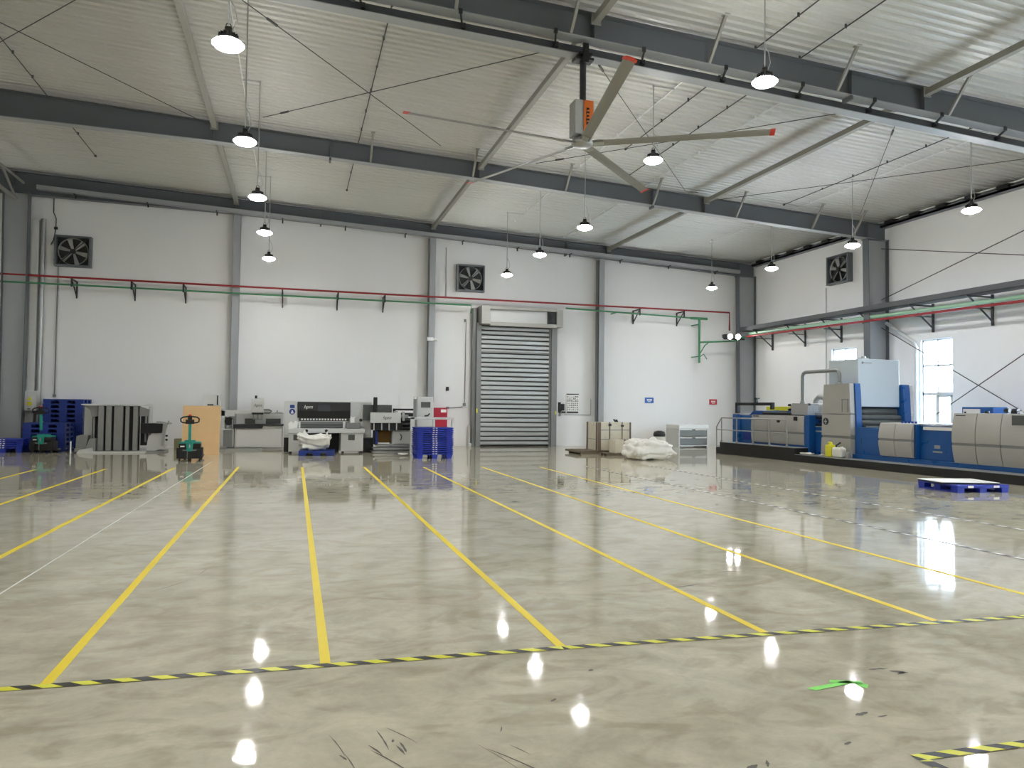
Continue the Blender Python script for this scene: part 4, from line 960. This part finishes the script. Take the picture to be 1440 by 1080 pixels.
# ------------------------------------------------------------------ pallet trucks
def pallet_truck():
    t = thing('pallet_truck', 'teal and black electric pallet truck on the open floor before the plywood', 'pallet truck', (-2.555, 20.45, 0), RAD(3))
    P = lambda n_, b, m_, **k: part(t, n_, b, m_, world=False, **k)
    P('chassis', MB().box(-.31,.31,0,.34,.07,.35).box(-.26,.26,-.02,.32,.35,.46).box(-.3,-.16,-.05,0,.08,.3).box(.16,.3,-.05,0,.08,.3), 'black', bevel=.02)
    P('cover', MB().prism([(-.26,.46),(.26,.46),(.24,.5),(.13,.5),(.12,.54),(-.12,.54),(-.13,.5),(-.24,.5)], 'y', .0, .3), 'teal', bevel=.015)
    P('steering_column', MB().prism([(-.09,.5),(-.06,.26),(.06,.26),(.09,.5)], 'y', -.06, .02), 'teal', bevel=.01)
    P('front_grille', MB().box(-.2,.2,-.03,-.015,.27,.3).box(-.2,-.185,-.03,-.015,.08,.28).box(.185,.2,-.03,-.015,.08,.28).box(-.06,-.045,-.03,-.015,.08,.28), 'grey_d')
    P('name_plate', MB().box(-.22,-.12,-.024,-.019,.37,.4), 'paper')
    P('indicator', MB().box(-.015,.015,-.066,-.06,.34,.44), 'chrome')
    P('tiller', MB().bar((0,-.04,.5),(0,-.08,1.02),.07,.05), 'teal', bevel=.008)
    hn = P('handle', MB().tube([(-.05,-.1,1.15),(-.17,-.1,1.13),(-.215,-.1,1.09),(-.21,-.1,1.02),(-.17,-.1,.995),(-.08,-.1,.985)], .02, 8).tube([(.05,-.1,1.15),(.17,-.1,1.13),(.215,-.1,1.09),(.21,-.1,1.02),(.17,-.1,.995),(.08,-.1,.985)], .02, 8).box(-.1,.1,-.13,-.05,.96,1.07).box(-.05,.05,-.14,-.06,1.05,1.17), 'black', bevel=.01)
    part(hn, 'stop_button', MB().cyl((0,-.1,1.17),(0,-.1,1.2),.035), 'redtip', world=False)
    P('drive_wheel', MB().cyl((-.04,.1,.1),(.04,.1,.1),.1,n=20), 'black')
    for x in (-.24,.24): P('caster_wheel', MB().cyl((x-.02,.06,.045),(x+.02,.06,.045),.045,n=14), 'dark')
    for x in (-.2,.2):
        f = P('fork', MB().prism([(.33,.055),(1.4,.055),(1.45,.075),(1.4,.095),(.33,.11)], 'x', x-.075, x+.075), 'grey_d')
        part(f, 'load_wheel', MB().cyl((x-.03,1.25,.04),(x+.03,1.25,.04),.04,n=12), 'black', world=False)
    return t
pt = pallet_truck()
p2 = copy_tree(pt, (-6.98,24.25,0), RAD(-8), label='teal pallet truck with its forks under the blue pallets at left')
# longer raised tiller on the second truck
for k in kids(p2):
    k.data = k.data
for k in kids(p2):
    if k.name.startswith(('tiller','handle')): k.location = (0, 0, .16)
# ------------------------------------------------------------------ printing press (local frame: x along the press towards the camera, y away from the aisle)
PO = (13.70, 22.11, 0); PA = math.atan2(-.9984, .057)
t = thing('press_platform', 'long black platform with a tube guard rail under the printing press', 'platform', PO, PA)
Q = lambda n_, b, m_, **k: part(t, n_, b, m_, world=False, **k)
Q('plinth', MB().box(.28,3.87,0,3.1,0,.38).box(3.87,13.2,0,3.1,0,.195), 'black')
Q('tread_plate', MB().box(.28,3.87,0,2.9,.38,.39).box(3.87,13.2,0,.6,.195,.205), 'grey_d')
Q('step', MB().box(0,.28,.05,1.0,0,.21), 'black')
gr = MB()
gr.tube([(.03,.05,.2),(.03,.05,.89),(.31,.05,1.2),(3.5,.05,1.2)], .02, 8)
gr.cyl((.03,.05,.8),(3.5,.05,.8),.015,n=8)
rail = Q('guard_rail', gr, 'galv')
for s in (.31,1.12,1.95,2.72,3.5): part(rail, 'rail_post', MB().cyl((s,.05,.39),(s,.05,1.2),.02,n=8).cyl((s,.05,.39),(s,.05,.46),.035,n=8), 'galv', world=False)

t = thing('printing_press', 'long blue and grey printing press with a tall hooded tower', 'printing press', PO, PA)
Q = lambda n_, b, m_, **k: part(t, n_, b, m_, world=False, **k)
def bulge(s0, s1, z0, z1, d, dep=.05, n=10):
    """panel bowed towards the aisle, profile in (y,z)"""
    pr = []
    for i in range(n+1):
        q = i/n; pr.append((d - dep*(1-(2*q-1)**2) + .0, z0+(z1-z0)*q))
    pr += [(d+.05, z1), (d+.05, z0)]
    return MB().prism(pr, 'x', s0, s1)
def panels(name, cuts, z0, zb, z1, d, dep=.07, label=None):
    """row of bowed doors with a dark handle band at zb"""
    for a, b in zip(cuts[:-1], cuts[1:]):
        pr = []; n = 14
        f = lambda z: d - dep*(1-((2*(z-z0)/(z1-z0))-1)**2)
        zs = [z0+(z1-z0)*i/n for i in range(n+1)]
        lo = [z for z in zs if z < zb-.035] + [zb-.03]; hi = [zb+.03] + [z for z in zs if z > zb+.035]
        g = .008
        m_ = MB()
        m_.prism([(f(z), z) for z in lo] + [(d+.05, lo[-1]), (d+.05, lo[0])], 'x', a+g, b-g)
        m_.prism([(f(z), z) for z in hi] + [(d+.05, hi[-1]), (d+.05, hi[0])], 'x', a+g, b-g)
        p = Q(name, m_, 'grey_m', bevel=.006)
        part(p, 'handle_band', MB().prism([(f(zb)+.02, zb-.03),(f(zb)+.02, zb+.03),(d+.05, zb+.03),(d+.05, zb-.03)], 'x', a+g, b-g), 'grey_d', world=False)
    Q(name+'_gap', MB().box(cuts[0], cuts[-1], d+.03, d+.1, z0+.02, z1-.02), 'dark')
# feeder end
Q('feeder_body', MB().box(.3,3.86,.58,2.3,.39,1.3).box(.3,.62,.5,.58,.39,1.33), 'blue_m', bevel=.01)
Q('feeder_end_cover', MB().box(.26,.58,.56,1.2,.92,1.36), 'grey_m', bevel=.01)
panels('feeder_door', [1.28,2.08,2.9,3.71], .45, .8, 1.32, .52, .04)
Q('feeder_edge', MB().box(3.71,3.9,.5,2.3,.2,1.34), 'blue_m', bevel=.008)
Q('feeder_skirt', MB().box(.62,3.71,.56,.6,.39,.46), 'blue_m')
Q('push_button', MB().box(3.3,3.42,.46,.5,1.17,1.29), 'black'); Q('push_button', MB().cyl((2.62,.44,1.14),(2.62,.5,1.14),.045,n=14), 'black')
Q('name_strip', MB().box(1.4,1.66,.47,.5,1.27,1.295), 'dark')
Q('side_hatch', MB().box(.75,1.15,.57,.58,.5,.75).box(.75,1.15,.565,.58,.7,.72), 'blue_dk')
Q('top_rollers', MB().cyl((1.4,.9,1.36),(2.9,.9,1.36),.07).cyl((1.4,1.3,1.4),(2.9,1.3,1.4),.07).box(1.3,3.0,.7,1.9,1.3,1.34), 'black')
Q('feeder_shoulder', MB().box(.9,1.75,.9,1.8,1.3,1.46).prism([(.65,1.3),(.9,1.3),(.9,1.46)],'y',.9,1.8), 'blue_m', bevel=.02)
Q('feeder_shoulder', MB().prism([(2.45,1.3),(2.6,1.46),(2.9,1.46),(3.0,1.3)],'y',.85,1.8), 'blue_m', bevel=.02)
Q('yellow_beam', MB().box(.45,2.35,1.75,1.95,1.46,1.6), 'yel_pl', bevel=.01)
Q('gantry_arm', MB().box(.3,.4,.6,.72,1.3,1.72).box(.3,2.15,.6,.72,1.62,1.72).box(2.07,2.15,.6,.72,1.5,1.66), 'black', bevel=.01)
Q('gantry_sensor', MB().box(1.3,1.36,.62,.7,1.72,1.86).box(1.29,1.42,.6,.72,1.83,1.87), 'black')
tk = Q('collector_box', MB().prism([(2.83,1.35),(3.5,1.34),(3.52,1.68),(2.85,1.7),(2.74,1.55)], 'y', .8, 1.2), 'grey_m', bevel=.015)
part(tk, 'valve_knob', MB().cyl((2.78,.78,1.64),(2.72,.78,1.64),.04).cyl((2.8,.78,1.5),(2.72,.78,1.5),.035).cyl((3.48,.85,1.66),(3.55,.85,1.66),.035), 'black', world=False)
Q('white_cover', MB().box(2.8,3.55,1.4,1.9,1.3,1.7), 'white_m', bevel=.04)
Q('flexible_hose', MB().tube([(2.95,1.6,1.68),(2.98,1.6,1.8),(3.1,1.6,1.9),(3.3,1.6,1.88),(3.5,1.6,1.74)], .085, 12), 'galv')
Q('exhaust_pipe', MB().tube([(3.13,.95,1.66),(3.13,.95,1.8),(3.13,.95,2.52),(3.17,.95,2.6),(3.26,.95,2.64),(4.55,.88,2.64),(4.66,.86,2.62),(4.72,.85,2.54),(4.73,.85,2.24)], .055, 12).lathe([(.09,0),(.07,.06),(.055,.12)], (3.13,.95,1.67), 14).lathe([(.12,0),(.12,.02),(.06,.05)], (4.73,.85,2.24), 14), 'grey_d')
# gap with rollers between feeder and tower
Q('infeed_body', MB().box(3.9,4.55,.75,2.3,.2,1.0), 'blue_m')
ir = MB()
for z, d in ((1.28,.8),(1.17,.9),(1.06,.78)): ir.cyl((3.9,d,z),(4.5,d,z),.045)
Q('infeed_rollers', ir, 'black')
Q('infeed_bar', MB().box(3.9,4.45,.72,.76,1.36,1.4).box(3.9,4.45,.74,.78,1.0,1.03).box(3.95,4.45,.7,.74,.86,.9), 'galv')
# tower
def side_frame(d0, d1, nm1, nm2, front):
    pr = [(4.38,.2),(5.56,.2),(5.54,1.2),(5.5,2.0),(5.47,2.24),(4.5,2.22),(4.42,1.5)]
    Q(nm1, MB().prism(pr, 'y', d0, d1), 'blue_m', bevel=.012)
side_frame(.66, .85, 'tower_frame', '', True); side_frame(2.38, 2.62, 'tower_frame', '', False)
pr_lo = [(4.38,.21),(5.5,.21),(5.49,.72),(4.41,.72)]; pr_mid = [(4.41,.79),(5.49,.79),(5.48,1.38),(4.43,1.38)]; pr_hi = [(4.43,1.4),(5.48,1.4),(5.44,2.24),(4.5,2.22)]
for nm_, pr in (('tower_lower_door',pr_lo),('tower_middle_door',pr_mid),('tower_upper_door',pr_hi)):
    p = Q(nm_, MB().prism(pr, 'y', .5, .66), 'grey_m', bevel=.03)
Q('tower_band', MB().box(4.41,5.49,.53,.66,.72,.79).box(4.43,5.48,.52,.66,1.375,1.405), 'grey_d')
Q('tower_badge', MB().cyl((4.58,.485,1.18),(4.58,.5,1.18),.1,n=24), 'dark'); Q('tower_badge_mark', MB().box(4.53,4.63,.48,.486,1.165,1.195).box(4.57,4.59,.48,.486,1.11,1.25), 'grey_m')
Q('tower_window_slot', MB().box(5.16,5.42,.488,.5,1.78,1.81).box(5.18,5.2,.488,.5,1.45,1.78).box(5.38,5.4,.488,.5,1.45,1.78), 'grey_d')
Q('rear_cover', MB().prism(pr_hi, 'y', 2.62, 2.78).prism(pr_mid, 'y', 2.62, 2.78), 'grey_l', bevel=.03)
hd = Q('tower_hood', MB().box(4.29,5.39,.87,2.35,1.6,2.93), 'hood', bevel=.02)
part(hd, 'hood_marking', MB().cyl((5.39,1.02,2.82),(5.394,1.02,2.82),.035,n=16).box(5.39,5.394,1.06,1.35,2.81,2.83), 'grey_d', world=False)
part(hd, 'hood_vent', MB().box(4.95,5.1,1.3,1.55,2.93,2.98).cyl((5.02,1.42,2.98),(5.02,1.42,3.03),.06), 'galv', world=False)
tr = MB()
for z, d, r in ((1.46,5.2,.12),(1.3,5.34,.09),(1.15,5.4,.09),(1.03,5.62,.06)): tr.cyl((d,.86,z),(d,2.37,z),r,n=18)
Q('tower_rollers', tr, 'glassgrey')
Q('tower_core', MB().box(4.5,5.1,.86,2.37,.3,1.6), 'blue_dk')
# mid bed
Q('mid_body', MB().box(5.5,6.5,.64,2.38,.2,1.04), 'blue_m', bevel=.012)
Q('mid_hatch', MB().box(5.66,6.3,.63,.64,.5,.85).box(5.72,5.74,.615,.63,.6,.75), 'blue_m')
Q('die_body', MB().box(6.46,7.5,.58,2.4,.2,1.17), 'blue_m', bevel=.012)
panels('die_door', [6.45,6.95,7.47], .34, .76, 1.17, .53, .07)
Q('die_top', MB().box(6.46,7.5,.55,2.4,1.17,1.19), 'grey_l')
bb = MB()
for k in range(5): bb.cyl((6.95+k*.1,.75,1.19),(6.95+k*.1,.75,1.24),.03,n=10)
Q('top_buttons', bb, 'blue_dk')
Q('rewind_body', MB().box(7.5,8.62,.72,2.4,.2,1.14), 'blue_m', bevel=.012)
Q('paper_web', MB().prism([(7.62,1.15),(7.7,1.165),(8.6,1.17),(8.6,1.16),(7.7,1.155)], 'y', .85, 2.2).box(7.6,8.55,.7,.72,1.04,1.12), 'paper')
Q('web_bar', MB().box(7.5,8.62,.68,.76,1.15,1.18), 'galv')
Q('glint_marks', MB().box(7.9,8.06,.71,.72,.6,.68).box(7.86,8.12,.71,.72,.5,.54), 'galv')  # pale bars standing for a reflection on the blue front
Q('delivery_body', MB().box(8.6,13.0,.62,2.4,.2,1.44), 'blue_m', bevel=.012)
panels('delivery_door', [8.58,9.17,9.76,10.55,11.4,12.2,13.0], .31, .75, 1.46, .54, .09)
Q('delivery_screen', MB().box(10.02,10.5,.455,.47,1.22,1.43), 'glassgrey')
Q('delivery_name_strip', MB().box(8.66,8.9,.49,.5,1.4,1.42), 'dark')
Q('delivery_top', MB().box(8.6,13.0,.6,2.4,1.44,1.465), 'grey_l')
Q('top_handwheel', MB().cyl((9.62,.8,1.53),(9.72,.8,1.53),.05,n=12).cyl((9.8,.8,1.52),(9.92,.8,1.52),.06,n=12).box(9.78,9.86,.76,.84,1.46,1.52), 'black')
Q('top_bar', MB().box(9.9,12.8,.78,.82,1.5,1.53).box(10.1,10.35,.9,1.3,1.465,1.5), 'white_m')
Q('top_knob', MB().cyl((9.2,.8,1.465),(9.2,.8,1.52),.05,n=12), 'black')
Q('skirt', MB().box(5.5,13.0,.55,.64,.2,.31), 'blue_m')
t = thing('electric_cabinet', 'blue and grey cabinet behind the press beside the tall window', 'cabinet', PO, PA)
Q('body', MB().box(7.2,8.05,2.5,3.0,.195,1.62), 'blue_m', bevel=.01)
Q('door', MB().box(7.25,7.72,2.47,2.5,.3,1.57), 'grey_l', bevel=.01)
Q('handle', MB().box(7.3,7.34,2.45,2.47,1.35,1.5).cyl((7.42,2.44,1.3),(7.42,2.47,1.3),.06,n=14), 'black')

def place(s, d):   # press frame -> world
    c, n_ = cos(PA), sin(PA); return (PO[0]+c*s-n_*d, PO[1]+n_*s+c*d)
x, y = place(5.02,.25)
t = thing('canister', 'yellow plastic canister on the black platform before the press tower', 'canister', (x, y, .205), PA)
Q('body', MB().box(-.12,.1,-.09,.09,0,.34), 'yel_pl', bevel=.03)
Q('handle', MB().tube([(-.07,0,.33),(-.07,0,.4),(.04,0,.4),(.06,0,.34)], .02, 8), 'yel_pl')
Q('cap', MB().cyl((.0,0,.34),(.0,0,.38),.035), 'yel_pl')
x, y = place(5.31,.27)
t = thing('canister', 'milky white canister with a black spout beside the yellow one', 'canister', (x, y, .205), PA)
Q('body', MB().box(-.18,.18,-.1,.1,0,.28), 'milk', bevel=.05)
Q('spout', MB().tube([(-.1,0,.27),(-.1,0,.33),(-.02,0,.37),(.05,0,.41)], .022, 8), 'black')
Q('cap', MB().cyl((.1,0,.27),(.1,0,.31),.04), 'milk')
x, y = place(5.62,.27)
solo('paper_cup', MB().lathe([(.045,0),(.06,.17)], (x,y,.205), 16), 'galv', 'small grey cup on the platform right of the canisters', 'cup')
x, y = place(3.98+.12,.25)
solo('rag', blob((x,y,.24), .13, .22, .035, .05, 3, n=32), 'wood_rag', 'white rag lying on the platform left of the press tower', 'rag')
x, y = place(4.7,.22)
solo('rag', blob((x,y,.235), .08, .12, .03, .04, 4, n=32), 'wood_rag', 'small white rag at the foot of the press tower', 'rag')

# ------------------------------------------------------------------ sky
w = bpy.data.worlds.new('sky'); S.world = w; w.use_nodes = True
nt = w.node_tree; N = nt.nodes; L = nt.links
bg = N['Background']
tc = N.new('ShaderNodeTexCoord'); sp = N.new('ShaderNodeSeparateXYZ'); L.new(tc.outputs['Generated'], sp.inputs[0])
cr = N.new('ShaderNodeValToRGB'); cr.color_ramp.elements[0].position = .0; cr.color_ramp.elements[0].color = (.78,.89,1,1)
cr.color_ramp.elements[1].position = .8; cr.color_ramp.elements[1].color = (.55,.74,1,1)
L.new(sp.outputs['Z'], cr.inputs['Fac']); L.new(cr.outputs[0], bg.inputs['Color'])
bg.inputs['Strength'].default_value = 24.0
